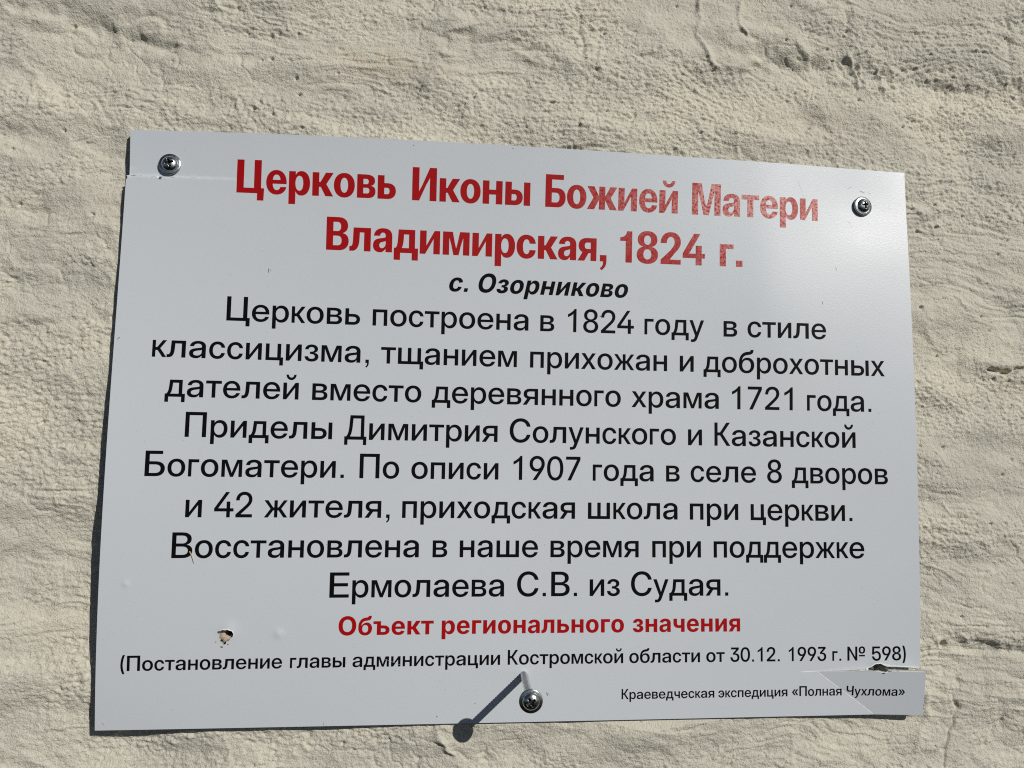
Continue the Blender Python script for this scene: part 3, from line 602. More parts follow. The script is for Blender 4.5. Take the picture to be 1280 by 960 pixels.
'8':(1139,[[569,-24,433,-10,314,29,215,92,140,176,93,277,78,391,88,485,118,570,166,643,229,702,304,743,390,765,390,764,316,786,253,822,199,874,158,938,134,1012,126,1095,140,1203,183,1298,251,1378,340,1439,448,1477,569,1490,691,1477,799,1439,888,1378,955,1299,998,1203,1012,1095,1004,1012,979,939,939,875,885,823,822,786,749,764,749,765,835,743,910,701,973,642,1021,569,1051,485,1061,391,1046,277,999,176,924,92,825,29,706,-10],[569,156,647,164,714,187,768,224,809,273,835,334,843,403,835,476,808,540,766,593,711,633,645,658,569,667,494,658,427,633,372,593,330,540,303,476,294,403,303,334,329,273,370,224,425,187,492,164],[569,844,634,851,691,873,738,908,773,955,795,1012,802,1078,795,1143,773,1199,738,1246,692,1281,635,1302,569,1310,504,1302,447,1281,400,1246,365,1199,343,1143,336,1078,343,1012,365,955,400,909,447,873,504,851]]),
'2':(1139,[[100,0,100,175,596,645,666,716,724,780,769,840,802,900,822,962,829,1032,821,1109,798,1176,760,1229,710,1269,647,1294,574,1302,495,1293,429,1263,375,1216,336,1152,312,1074,304,981,101,981,116,1123,159,1247,230,1349,324,1425,439,1474,573,1490,700,1475,812,1433,904,1366,975,1276,1019,1167,1034,1041,1025,948,1000,861,957,777,899,695,824,610,733,518,397,190,397,188,1041,188,1041,0]]),
'4':(1139,[[20,341,20,517,654,1466,878,1466,253,527,253,525,1119,525,1119,341],[715,0,715,394,715,475,715,915,920,915,920,0]]),
'г':(747,[[707,1003,707,822,289,822,289,0,98,0,98,1003]]),
'д':(1195,[[21,-306,21,181,106,181,163,249,202,338,217,394,229,459,239,536,248,625,281,1003,1011,1003,1011,181,1174,181,1174,-306,965,-306,965,0,233,0,233,-306],[335,181,804,181,804,824,469,824,450,625,435,483,413,362,381,261]]),
'у':(1024,[[125,-397,125,-227,235,-227,290,-215,330,-177,363,-111,405,7,21,1003,246,1003,440,454,494,299,544,143,485,143,535,299,589,454,781,1003,1003,1003,554,-175,522,-242,483,-298,438,-341,386,-372,327,-391,261,-397,193,-397]]),
'и':(1144,[[1031,0,813,0,813,697,811,697,315,0,113,0,113,1003,331,1003,331,306,333,306,827,1003,1031,1003]]),
'л':(1195,[[17,0,17,178,61,178,105,181,140,192,169,213,191,246,208,295,221,360,230,447,237,556,257,1003,1076,1003,1076,0,845,0,845,826,477,826,460,499,444,341,414,215,367,119,302,52,215,13,104,0]]),
'ц':(1173,[[112,0,112,1003,327,1003,327,181,787,181,787,1003,1003,1003,1003,0],[922,-304,922,0,846,0,846,186,1140,186,1134,-304]]),
'з':(938,[[470,-15,353,-5,253,27,172,77,112,142,75,218,61,303,272,303,287,240,328,191,390,160,468,150,547,160,610,190,651,236,665,294,650,354,607,402,539,433,451,444,371,444,371,586,451,586,527,596,587,625,627,670,640,727,628,783,593,827,539,855,470,865,399,855,341,827,302,781,288,721,83,721,96,805,134,878,193,939,271,986,365,1015,471,1025,575,1015,666,988,740,944,797,887,832,820,844,745,831,667,789,601,725,552,642,523,642,521,743,494,819,441,866,368,882,281,868,201,829,129,766,69,683,23,583,-6]]),
'м':(1408,[[107,0,107,1003,416,1003,625,465,653,387,678,312,702,240,726,171,685,171,708,240,732,312,757,387,784,465,992,1003,1301,1003,1301,0,1097,0,1097,460,1098,584,1099,690,1100,789,1102,892,1135,892,1084,755,1033,614,975,462,792,0,617,0,431,462,373,614,321,755,269,892,306,892,308,789,309,690,310,584,311,460,311,0]]),
',':(569,[[182,0,182,205,387,205,387,0,377,-92,342,-180,284,-246,233,-287,186,-215,244,-164,274,-102,284,0]]),
'щ':(1686,[[116,1003,341,1003,341,181,715,181,715,1003,936,1003,936,181,1310,181,1310,1003,1535,1003,1535,0,116,0],[1451,-304,1451,0,1372,0,1372,186,1679,186,1673,-304]]),
'х':(1024,[[21,0,439,575,436,450,44,1003,289,1003,405,826,482,706,558,587,472,587,549,706,627,826,745,1003,986,1003,590,450,592,575,1003,0,759,0,624,202,548,317,474,432,554,432,479,317,401,202,264,0]]),
'ж':(1370,[[18,0,379,510,22,1003,243,1003,532,588,591,588,591,1003,780,1003,780,588,838,588,1126,1003,1348,1003,993,510,1352,0,1126,0,837,411,780,411,780,0,591,0,591,411,534,411,244,0]]),
'б':(1173,[[590,-23,446,-6,319,42,214,122,134,230,97,317,75,414,67,523,67,557,72,699,87,825,114,935,152,1031,204,1122,271,1202,353,1267,451,1315,567,1348,702,1366,759,1374,801,1384,830,1399,848,1420,860,1486,1058,1486,1050,1392,1026,1315,984,1255,921,1209,834,1178,720,1161,584,1140,479,1103,400,1050,342,985,302,898,275,787,276,787,315,844,364,892,422,931,488,960,563,978,644,984,775,968,888,922,979,847,1048,749,1092,631,1106,497,1090,354,1041,228,963,124,860,44,735,-6],[592,149,674,159,743,191,799,241,841,308,867,391,876,487,867,584,841,666,800,732,744,782,674,812,593,822,510,812,438,781,379,732,335,665,307,582,297,486,307,390,334,308,378,241,438,191,510,159]]),
'ы':(1472,[[289,668,618,668,736,658,838,626,921,577,983,510,1022,430,1035,337,1022,243,983,161,921,93,838,42,736,11,618,0,118,0,118,1003,347,1003,347,177,610,177,693,188,757,221,798,272,811,338,798,402,757,451,693,482,610,492,289,492],[1125,0,1125,1003,1354,1003,1354,0]]),
'й':(1144,[[1031,0,813,0,813,697,811,697,315,0,113,0,113,1003,331,1003,331,306,333,306,827,1003,1031,1003],[572,1157,491,1168,418,1201,357,1253,310,1321,280,1400,269,1488,416,1488,427,1418,460,1362,510,1325,572,1313,634,1325,684,1362,717,1418,728,1488,875,1488,864,1400,834,1321,787,1254,726,1201,653,1168]]),
'я':(1109,[[992,0,771,0,771,834,520,834,418,824,347,796,306,747,292,675,306,604,349,556,422,528,527,518,865,518,865,360,504,360,376,369,269,396,183,442,119,505,81,583,69,676,81,773,118,854,180,918,265,965,370,994,495,1003,992,1003],[273,0,20,0,336,448,582,448]]),
'7':(1139,[[206,0,807,1274,807,1275,112,1275,112,1466,1027,1466,1027,1270,431,0]]),
'.':(569,[[182,0,387,0,387,205,182,205]]),
'П':(1471,[[1338,1466,1338,0,1100,0,1100,1273,371,1273,371,0,133,0,133,1466]]),
'Д':(1389,[[41,-315,41,193,142,193,203,274,230,329,254,398,276,482,295,584,311,705,324,847,367,1466,1207,1466,1207,193,1348,193,1348,-315,1152,-315,1152,0,237,0,237,-315],[374,193,1003,193,1003,1273,554,1273,524,847,511,699,492,564,470,444,442,342,410,258]]),
'С':(1479,[[774,-24,642,-13,522,19,412,72,315,143,233,232,166,337,117,457,88,588,78,732,88,877,117,1009,166,1129,232,1234,314,1323,411,1395,522,1447,642,1479,774,1490,892,1481,1003,1454,1104,1410,1193,1351,1269,1277,1331,1189,1376,1089,1405,977,1165,977,1144,1047,1114,1109,1075,1163,1029,1207,975,1243,914,1268,847,1283,775,1288,684,1281,602,1257,529,1218,438,1135,370,1023,329,888,315,732,329,577,370,442,438,331,529,248,602,209,684,185,775,178,847,183,913,198,974,223,1028,258,1074,302,1114,355,1144,417,1166,487,1405,487,1377,376,1331,276,1269,188,1193,115,1103,56,1003,12,892,-15]]),
'К':(1194,[[117,0,117,1466,327,1466,327,846,487,846,907,1466,1155,1466,661,756,1177,0,930,0,493,647,327,647,327,0]]),
'Б':(1344,[[140,0,140,1466,1126,1466,1126,1276,389,1276,389,857,746,857,896,845,1025,806,1129,745,1206,662,1254,560,1270,438,1254,313,1206,206,1129,119,1025,54,897,13,746,0],[389,186,726,186,814,193,888,215,948,251,991,301,1017,364,1026,438,1017,508,991,566,947,613,888,647,814,667,726,674,389,674]]),
'9':(1139,[[567,1489,701,1473,818,1425,915,1349,989,1248,1035,1126,1050,987,1038,873,999,754,959,669,906,574,840,468,528,0,289,0,755,687,782,687,733,609,698,573,654,543,598,524,527,517,406,532,300,578,212,650,145,746,103,862,89,994,104,1131,150,1251,222,1351,319,1426,435,1473],[570,1304,497,1293,431,1262,376,1214,333,1151,306,1076,297,994,306,912,333,839,376,776,431,729,497,698,570,688,644,698,709,729,764,776,806,839,833,912,842,994,833,1076,806,1151,764,1214,709,1262,644,1293]]),
'0':(1139,[[570,-24,467,-13,375,18,293,69,222,139,162,227,115,331,81,451,60,584,53,732,60,880,81,1014,115,1134,162,1239,222,1327,293,1397,375,1448,467,1479,570,1490,672,1479,765,1448,847,1397,918,1327,977,1239,1024,1134,1058,1014,1079,880,1086,732,1079,584,1058,451,1024,331,977,227,918,139,847,69,765,18,672,-13],[570,164,661,181,737,232,798,316,843,428,870,568,880,732,870,897,843,1037,798,1150,737,1234,661,1285,570,1302,479,1285,402,1234,341,1150,296,1037,269,897,259,732,269,568,296,428,341,316,402,232,479,181]]),
'ш':(1643,[[116,1003,340,1003,340,181,712,181,712,1003,931,1003,931,181,1303,181,1303,1003,1527,1003,1527,0,116,0]]),
'В':(1366,[[137,0,137,1466,724,1466,873,1454,999,1418,1099,1361,1173,1285,1218,1191,1233,1081,1225,1002,1201,934,1163,876,1111,828,1046,791,970,762,970,760,1057,741,1134,706,1200,656,1251,590,1283,509,1294,412,1279,296,1232,195,1156,113,1049,51,911,13,744,0],[380,186,725,186,819,192,897,212,960,244,1006,289,1034,345,1043,413,1034,483,1007,542,962,589,901,624,824,646,733,654,380,654],[380,834,718,834,797,841,863,862,917,894,956,939,981,993,989,1057,981,1121,957,1175,917,1220,863,1253,796,1273,718,1280,380,1280]]),
'Е':(1366,[[148,0,148,1466,1290,1466,1290,1273,415,1273,415,843,1225,843,1225,652,415,652,415,193,1290,193,1290,0]]),
},
'bold': {
'О':(1469,[[735,-20,616,-10,505,20,402,69,311,137,233,222,168,325,121,445,92,581,83,732,92,884,121,1020,168,1140,233,1244,311,1330,402,1397,505,1446,616,1476,735,1486,854,1476,965,1446,1067,1397,1159,1330,1237,1244,1301,1140,1349,1020,1377,884,1387,732,1377,581,1349,445,1301,325,1237,222,1159,136,1067,68,965,20,854,-10],[735,254,833,268,916,309,985,377,1035,471,1067,589,1077,732,1067,876,1035,995,985,1089,916,1157,833,1198,735,1212,638,1198,554,1157,485,1089,434,995,403,875,392,732,403,590,434,471,485,377,554,309,638,268]]),
'б':(1167,[[584,-23,443,-6,319,43,247,93,187,157,137,234,101,324,79,425,72,539,72,571,76,688,88,799,109,901,142,995,188,1081,248,1168,325,1241,419,1298,532,1338,666,1359,726,1367,767,1379,794,1396,810,1419,821,1486,1053,1486,1043,1366,1014,1273,965,1205,895,1157,803,1125,686,1107,574,1088,483,1054,412,1008,359,938,324,841,303,711,310,711,344,777,394,840,457,895,530,938,613,967,703,976,808,961,902,916,981,845,1043,750,1082,636,1095,504,1079,360,1030,233,953,126,850,45,770,8,681,-15],[586,203,649,212,702,237,745,279,777,336,796,407,802,493,796,578,777,649,747,706,704,747,652,773,589,781,525,772,470,746,425,703,392,645,372,574,365,489,372,408,391,337,423,280,467,238,521,212]]),
'ъ':(1304,[[19,843,19,1062,387,1062,387,843],[473,735,785,735,915,723,1025,688,1114,633,1179,560,1219,470,1233,366,1219,264,1179,175,1114,102,1025,46,915,12,785,0,284,0,284,1062,583,1062,583,232,785,232,849,240,899,267,930,309,941,364,930,421,899,465,849,493,785,503,473,503]]),
'е':(1139,[[590,-21,488,-13,395,9,313,46,241,96,182,159,134,235,99,322,79,419,72,526,87,680,134,813,209,923,310,1006,390,1045,479,1069,577,1078,679,1068,772,1042,857,1000,929,941,989,865,1034,773,1062,663,1071,536,1071,455,186,455,186,637,927,637,787,590,781,666,763,731,734,784,694,823,642,848,579,856,516,848,464,823,422,784,392,732,373,671,367,601,367,473,374,390,396,321,430,268,475,229,531,206,595,199,680,213,745,254,786,321,1055,273,1021,190,967,118,896,60,809,16,707,-11]]),
'к':(1125,[[114,0,114,1062,413,1062,413,631,488,631,767,1062,1117,1062,755,534,1121,0,767,0,514,399,413,399,413,0]]),
'т':(987,[[344,0,344,832,19,832,19,1062,969,1062,969,832,644,832,644,0]]),
'р':(1207,[[114,-397,114,1062,409,1062,409,883,421,883,477,971,519,1012,572,1045,638,1069,717,1078,825,1060,925,1015,1010,939,1077,833,1109,745,1129,644,1135,529,1129,417,1110,317,1079,230,1014,123,928,45,827,-2,715,-17,639,-10,574,12,521,44,479,84,421,170,413,170,413,-397],[618,217,681,227,733,257,774,304,803,367,821,443,827,530,821,617,803,692,774,755,733,802,681,831,618,841,555,832,503,803,462,757,431,695,413,619,407,530,413,442,431,366,462,303,504,256,556,226]]),
'г':(868,[[835,1062,835,830,413,830,413,0,114,0,114,1062]]),
'и':(1197,[[1083,0,784,0,784,615,776,615,364,0,114,0,114,1062,413,1062,413,451,420,451,828,1062,1083,1062]]),
'о':(1173,[[587,-21,485,-13,394,10,312,48,241,100,181,164,134,240,87,373,72,527,87,681,134,815,181,891,241,955,312,1007,394,1045,485,1069,587,1078,688,1069,780,1045,862,1007,933,955,992,891,1039,815,1086,681,1101,527,1086,373,1039,240,992,164,933,100,862,48,780,10,688,-13],[587,209,650,219,702,250,743,299,773,364,790,441,796,528,790,615,773,692,743,756,702,805,650,836,587,846,523,836,471,805,430,756,401,692,383,615,377,528,383,441,401,364,430,299,471,250,523,219]]),
'н':(1195,[[866,663,866,431,328,431,328,663],[413,1062,413,0,114,0,114,1062],[1081,1062,1081,0,782,0,782,1062]]),
'а':(1112,[[404,-20,310,-11,227,15,157,59,104,121,71,200,60,297,68,378,91,445,128,499,177,542,235,574,302,597,450,624,530,633,594,641,641,652,674,667,693,689,699,719,699,723,695,764,681,798,659,824,629,844,591,856,546,860,499,856,459,844,397,801,363,740,90,782,123,868,175,940,245,998,331,1040,432,1067,548,1078,635,1072,719,1054,796,1028,863,990,919,941,962,879,990,804,999,716,999,0,716,0,716,148,707,148,676,101,638,60,592,26,538,1,475,-15],[492,183,549,190,600,209,642,240,674,280,695,327,702,379,702,492,665,476,614,462,558,452,508,444,421,420,389,401,365,376,350,344,345,306,350,269,364,239,387,215,416,197]]),
'л':(1160,[[19,0,19,233,51,233,85,237,113,249,137,271,157,305,172,350,184,409,193,482,198,571,215,1062,1047,1062,1047,0,747,0,747,830,502,830,489,525,479,405,461,303,434,218,379,118,308,51,220,13,118,0]]),
'ь':(1134,[[303,735,615,735,745,723,855,688,944,633,1009,560,1049,470,1062,366,1049,264,1009,175,943,102,855,46,745,12,615,0,114,0,114,1062,413,1062,413,232,615,232,679,240,729,267,760,309,771,364,760,421,729,465,679,493,615,503,303,503]]),
'з':(998,[[496,-15,370,-3,264,31,179,84,117,154,79,235,65,326,357,326,367,280,396,245,438,222,491,215,547,223,590,248,617,285,627,331,617,382,587,420,539,444,476,452,391,452,391,625,476,625,533,632,578,655,606,692,616,742,608,787,584,824,546,848,496,856,446,848,405,827,378,793,369,749,85,749,99,838,138,917,201,983,284,1033,385,1066,501,1078,612,1066,709,1036,788,989,848,928,886,855,899,772,883,688,838,622,769,576,685,554,685,549,761,534,823,507,872,468,920,392,935,302,921,215,880,139,813,75,725,26,618,-4]]),
'ч':(1153,[[602,305,455,316,334,349,238,403,169,480,127,579,114,701,114,1062,413,1062,413,701,424,623,457,573,516,546,602,536,737,552,884,595,884,363,805,335,703,313],[740,0,740,1062,1040,1062,1040,0]]),
'я':(1109,[[995,0,712,0,712,834,543,834,464,825,409,799,377,757,366,698,377,641,410,599,466,573,546,565,830,565,830,358,512,358,382,368,274,399,186,451,122,521,83,604,70,701,83,803,121,890,184,963,269,1018,376,1051,503,1062,995,1062],[352,0,28,0,322,487,639,487]]),
},
'small': {
'(':(682,[[213,582,219,755,239,931,269,1104,310,1268,359,1416,414,1541,620,1541,567,1394,520,1237,481,1072,453,906,435,741,429,582,434,443,450,305,477,165,514,21,562,-130,620,-289,414,-289,328,-88,264,128,226,353]]),
'П':(1471,[[1346,1466,1346,0,1082,0,1082,1254,389,1254,389,0,125,0,125,1466]]),
'о':(1139,[[570,-23,427,-6,304,43,202,122,125,227,77,354,61,500,77,647,125,774,202,880,304,959,427,1009,570,1026,667,1019,755,996,836,959,937,880,1014,774,1062,647,1078,500,1062,354,1014,227,937,122,836,43,712,-6],[570,167,644,177,708,207,760,257,798,323,822,405,830,500,822,597,798,679,760,745,708,795,644,826,570,836,496,826,432,795,379,746,341,679,317,597,309,500,317,404,341,323,379,257,431,207,495,177]]),
'с':(1024,[[532,-23,399,-6,284,44,189,123,117,228,73,355,58,500,73,646,117,774,189,879,284,959,399,1009,532,1026,620,1019,700,998,772,965,835,920,887,865,928,801,957,729,972,650,746,650,723,726,679,785,616,823,535,837,464,826,404,795,355,745,320,678,298,596,291,500,298,405,320,324,355,257,403,207,464,177,535,166,616,180,677,217,719,277,744,354,972,354,958,276,930,204,890,140,837,85,774,39,701,5,620,-16]]),
'т':(938,[[352,0,352,811,16,811,16,1003,922,1003,922,811,587,811,587,0]]),
'а':(1139,[[447,-16,345,-8,254,18,178,60,121,118,84,194,72,285,80,364,106,427,148,476,201,515,265,544,338,565,499,590,589,601,659,609,710,619,743,632,762,653,769,683,769,691,763,734,745,771,716,802,677,826,627,841,569,845,510,841,458,826,415,803,382,772,360,735,350,694,102,694,122,786,167,866,237,932,329,982,442,1013,575,1023,675,1017,764,1000,841,971,905,932,956,883,993,825,1016,759,1024,685,1024,0,771,0,771,142,767,142,701,63,654,31,598,5,529,-11],[510,155,588,163,653,185,704,220,741,264,763,316,770,373,770,485,734,471,678,458,608,445,529,434,427,410,384,390,351,363,330,329,323,285,328,248,346,216,374,190,411,171,457,159]]),
'н':(1131,[[849,613,849,417,281,417,281,613],[345,1003,345,0,107,0,107,1003],[1024,1003,1024,0,786,0,786,1003]]),
'в':(1088,[[111,0,111,1003,566,1003,687,996,790,974,874,937,937,885,975,819,988,738,975,659,936,597,871,552,781,527,853,514,914,489,963,453,998,407,1020,351,1028,284,1017,203,984,134,929,77,853,35,756,9,638,0],[346,184,629,184,696,192,746,216,777,254,787,305,777,362,746,404,696,430,629,439,346,439],[346,589,575,589,648,597,702,621,736,659,747,711,735,759,700,795,643,817,566,824,346,824]]),
'л':(1195,[[17,0,17,191,62,191,103,195,137,205,164,226,185,258,201,304,213,367,222,449,228,552,248,1003,1082,1003,1082,0,828,0,828,813,490,813,474,498,457,340,426,214,377,118,310,52,224,13,116,0]]),
'е':(1139,[[582,-23,480,-15,388,7,306,45,203,125,126,230,79,357,63,500,80,645,128,772,206,878,308,958,431,1009,571,1026,680,1016,779,988,866,942,940,880,1000,804,1044,715,1071,614,1080,503,1080,442,164,442,164,602,953,602,841,557,833,639,808,710,769,767,716,809,651,836,575,845,499,836,434,809,382,767,343,710,318,639,310,557,310,460,318,376,342,302,382,241,437,196,506,167,587,158,648,162,701,177,746,199,783,229,812,266,831,308,1067,308,1035,216,979,136,902,69,808,19,700,-12]]),
'и':(1144,[[1037,0,799,0,799,671,797,671,323,0,107,0,107,1003,345,1003,345,333,347,333,818,1003,1037,1003]]),
'г':(747,[[708,1003,708,807,303,807,303,0,94,0,94,1003]]),
'ы':(1472,[[288,672,610,672,729,661,831,630,914,580,976,514,1015,433,1028,339,1015,243,976,161,914,93,831,42,729,11,610,0,112,0,112,1003,362,1003,362,191,602,191,678,201,736,231,772,278,784,340,772,399,736,445,678,474,602,483,288,483],[1110,0,1110,1003,1360,1003,1360,0]]),
'д':(1195,[[21,-307,21,196,103,196,159,262,197,352,222,473,231,547,239,632,270,1003,1014,1003,1014,196,1174,196,1174,-307,947,-307,947,0,252,0,252,-307],[348,196,789,196,789,810,473,810,458,632,443,492,422,373,392,275]]),
'м':(1408,[[101,0,101,1003,441,1003,628,494,655,411,680,330,704,253,727,180,683,180,706,253,729,330,754,411,781,494,967,1003,1307,1003,1307,0,1083,0,1083,435,1084,562,1085,674,1087,780,1088,888,1122,888,1073,743,1022,594,965,436,799,0,610,0,442,436,385,594,333,743,282,888,320,888,321,780,323,674,324,562,325,435,325,0]]),
'р':(1139,[[106,-397,106,1003,340,1003,340,862,343,862,378,911,420,951,470,983,524,1005,584,1019,647,1023,768,1007,873,957,960,879,1025,774,1066,647,1079,502,1066,356,1025,229,961,124,874,46,768,-4,646,-20,583,-15,524,-1,471,23,423,56,381,99,346,151,344,151,344,-397],[590,170,660,179,721,208,770,255,808,321,831,403,839,502,831,601,808,684,770,749,721,796,660,825,590,835,517,824,453,794,401,744,363,678,339,597,331,502,339,408,363,327,401,260,453,211,517,180]]),
'ц':(1173,[[105,0,105,1003,339,1003,339,196,762,196,762,1003,997,1003,997,0],[897,-304,897,0,820,0,820,205,1135,205,1127,-304]]),
'К':(1194,[[108,0,108,1466,338,1466,338,855,483,855,890,1466,1158,1466,672,756,1180,0,912,0,489,639,338,639,338,0]]),
'к':(896,[[91,0,91,1003,294,1003,294,591,370,591,655,1003,900,1003,561,516,904,0,658,0,399,395,294,395,294,0]]),
'й':(1144,[[1037,0,799,0,799,671,797,671,323,0,107,0,107,1003,345,1003,345,333,347,333,818,1003,1037,1003],[572,1152,489,1163,415,1197,352,1250,304,1319,273,1400,263,1489,416,1489,427,1419,460,1364,510,1328,572,1315,634,1328,683,1364,716,1419,727,1489,881,1489,871,1400,840,1319,792,1250,730,1197,655,1163]]),
'б':(1173,[[589,-23,444,-6,316,43,211,122,131,231,93,319,71,417,63,527,63,561,68,697,83,819,108,927,146,1022,196,1113,262,1195,344,1262,442,1313,559,1348,696,1367,754,1375,796,1385,825,1399,842,1420,855,1486,1066,1486,1058,1389,1034,1308,992,1245,927,1197,838,1165,722,1146,589,1126,486,1090,409,1040,354,977,316,893,290,787,291,787,329,841,376,887,433,925,498,953,571,971,652,977,781,962,893,916,984,843,1053,746,1095,630,1110,496,1093,353,1044,228,966,123,862,44,735,-6],[591,163,667,172,732,202,785,250,824,314,849,393,857,486,849,579,824,658,785,722,732,768,667,797,592,807,516,797,448,768,393,721,351,657,325,578,316,485,325,393,351,314,392,249,448,202,515,172]]),
'3':(1139,[[571,-24,471,-16,380,6,299,42,198,120,124,221,78,340,63,473,297,473,305,389,330,316,370,257,424,212,491,184,568,175,642,184,706,211,760,253,799,309,824,377,832,455,823,533,796,599,752,652,692,691,619,715,532,722,350,722,350,888,706,1260,706,1262,145,1262,145,1466,999,1466,999,1267,556,815,556,866,663,868,757,855,839,829,909,790,966,740,1010,680,1053,573,1068,450,1052,319,1005,204,930,109,831,37,710,-9]]),
'0':(1139,[[570,-24,464,-13,370,18,287,69,214,139,154,226,107,331,72,451,51,584,44,732,51,880,72,1015,107,1135,154,1239,214,1327,287,1397,370,1448,464,1479,570,1490,675,1479,769,1448,853,1397,925,1327,985,1239,1033,1135,1067,1015,1088,880,1095,732,1088,584,1067,450,1033,331,985,226,925,139,853,69,769,17,675,-13],[570,179,657,196,731,246,789,327,832,437,857,572,866,732,857,893,832,1029,789,1138,731,1220,657,1270,570,1287,482,1270,408,1220,350,1138,307,1029,282,893,273,732,282,572,307,437,350,327,408,246,482,196]]),
'.':(569,[[174,0,395,0,395,221,174,221]]),
'1':(1139,[[783,0,563,0,563,1147,500,1080,400,1015,300,965,223,935,223,1129,350,1195,470,1280,570,1360,630,1440,647,1468,783,1468]]),
'2':(1139,[[93,0,93,188,592,655,657,722,713,783,757,840,790,898,810,960,817,1028,809,1102,787,1165,751,1217,703,1255,644,1279,574,1287,499,1277,435,1249,384,1203,347,1142,323,1065,315,976,92,976,106,1120,151,1245,222,1348,318,1425,436,1473,573,1490,703,1476,817,1433,911,1366,983,1275,1028,1166,1043,1039,1035,944,1009,856,966,773,907,691,832,607,741,517,421,206,421,204,1050,204,1050,0]]),
'9':(1139,[[565,1488,702,1472,822,1425,922,1348,997,1247,1032,1168,1053,1081,1060,986,1047,871,1010,753,947,623,857,474,543,0,280,0,737,681,774,681,725,606,690,571,646,541,590,522,520,516,398,531,291,576,202,648,135,744,93,859,79,991,95,1129,141,1250,215,1350,313,1425,431,1473],[570,1289,500,1279,437,1249,384,1203,343,1143,317,1071,309,991,317,913,343,842,384,783,437,737,500,708,570,698,641,708,703,737,756,783,796,842,822,913,830,991,822,1071,796,1143,756,1203,703,1249,641,1279]]),
'№':(2198,[[125,0,125,1466,348,1466,977,397,990,397,990,1466,1216,1466,1216,0,996,0,367,1062,352,1062,352,0],[1410,435,1410,592,2052,592,2052,435],[1730,715,1628,726,1541,758,1471,811,1418,880,1386,964,1375,1060,1375,1141,1386,1236,1418,1320,1471,1389,1541,1442,1628,1475,1729,1486,1831,1475,1917,1442,1987,1389,2039,1320,2071,1236,2081,1141,2081,1060,2071,964,2039,881,1988,811,1918,759,1832,726],[1730,873,1797,886,1847,925,1876,984,1886,1060,1886,1141,1876,1216,1846,1274,1797,1311,1729,1324,1660,1311,1611,1274,1581,1216,1571,1141,1571,1060,1581,984,1611,925,1661,886]]),
'5':(1139,[[571,-21,437,-6,319,38,220,108,144,200,93,312,72,439,304,439,317,368,345,305,386,252,439,212,502,187,572,178,645,188,708,218,760,264,800,326,824,400,833,484,825,568,801,642,763,703,712,750,650,779,580,789,488,778,411,745,352,691,314,618,90,618,134,1466,984,1466,984,1262,349,1262,322,856,323,856,385,913,455,954,533,978,619,986,709,977,794,949,869,905,935,845,989,772,1029,687,1055,592,1063,488,1048,348,1002,224,928,122,830,44,710,-5]]),
'8':(1139,[[569,-24,429,-10,307,29,206,92,130,176,82,277,66,392,77,486,107,571,156,643,220,701,298,743,386,764,386,763,310,785,244,822,189,873,147,937,122,1011,114,1094,128,1203,172,1298,242,1378,333,1439,444,1477,569,1490,695,1477,806,1439,897,1379,966,1299,1010,1203,1024,1094,1016,1011,991,938,949,874,894,822,829,785,753,763,753,764,841,742,919,701,983,642,1032,570,1062,486,1073,392,1057,277,1009,176,932,92,832,29,709,-10],[569,167,643,175,706,197,758,233,797,281,822,340,830,407,822,476,797,537,757,588,704,627,641,651,569,659,497,651,434,627,382,588,342,537,316,476,308,407,316,339,341,281,380,233,432,197,496,175],[569,850,632,857,686,878,730,911,764,956,785,1011,792,1074,785,1137,764,1191,731,1235,686,1269,632,1290,569,1297,506,1290,452,1269,408,1235,374,1191,353,1137,346,1074,353,1011,374,957,408,912,452,878,507,857]]),
')':(682,[[62,-289,120,-130,168,21,205,165,232,305,248,443,253,582,247,741,229,906,201,1072,162,1237,116,1394,62,1541,268,1541,324,1416,373,1268,413,1104,443,931,463,755,469,582,456,353,418,128,355,-88,268,-289]]),
'ч':(1067,[[543,292,414,303,306,335,219,390,155,466,116,564,103,685,103,1003,335,1003,335,690,341,625,359,574,390,536,455,500,543,488,623,492,699,505,854,551,854,355,763,323,656,300],[732,0,732,1003,964,1003,964,0]]),
'я':(1109,[[998,0,757,0,757,819,525,819,430,810,363,784,324,737,311,669,325,602,365,556,433,530,531,521,859,521,859,350,504,350,376,360,269,388,181,434,117,498,78,577,65,671,78,769,116,851,179,917,264,965,369,993,495,1003,998,1003],[294,0,18,0,331,446,599,446]]),
'э':(1045,[[502,-23,412,-16,330,5,255,39,191,85,137,140,96,204,67,276,53,354,286,354,311,277,354,217,417,180,499,166,572,177,633,207,683,257,719,324,741,405,748,500,741,596,719,678,683,745,633,795,572,826,499,837,417,823,352,785,307,726,284,650,53,650,68,729,98,801,139,865,193,920,257,965,330,998,413,1019,502,1026,595,1018,679,996,756,959,853,879,925,774,971,646,986,500,971,355,925,228,853,123,756,44,680,7,595,-15],[781,423,369,423,369,584,781,584]]),
'п':(1109,[[1003,1003,1003,0,767,0,767,807,342,807,342,0,106,0,106,1003]]),
'«':(1139,[[408,142,57,575,408,1008,676,1008,331,575,676,142],[834,142,482,575,834,1008,1101,1008,756,575,1101,142]]),
'Ч':(1365,[[627,533,479,546,352,583,250,647,173,739,138,817,117,908,110,1013,110,1466,369,1466,369,1024,378,934,404,862,447,807,506,769,580,746,668,738,777,747,877,774,968,816,1050,868,1050,644,952,599,852,564,745,541],[984,0,984,1466,1243,1466,1243,0]]),
'у':(1024,[[122,-397,122,-212,237,-212,290,-201,328,-164,358,-100,395,6,17,1003,263,1003,443,470,497,308,547,146,482,146,531,308,584,470,764,1003,1007,1003,569,-169,536,-239,498,-296,452,-340,400,-372,340,-391,273,-397,198,-397]]),
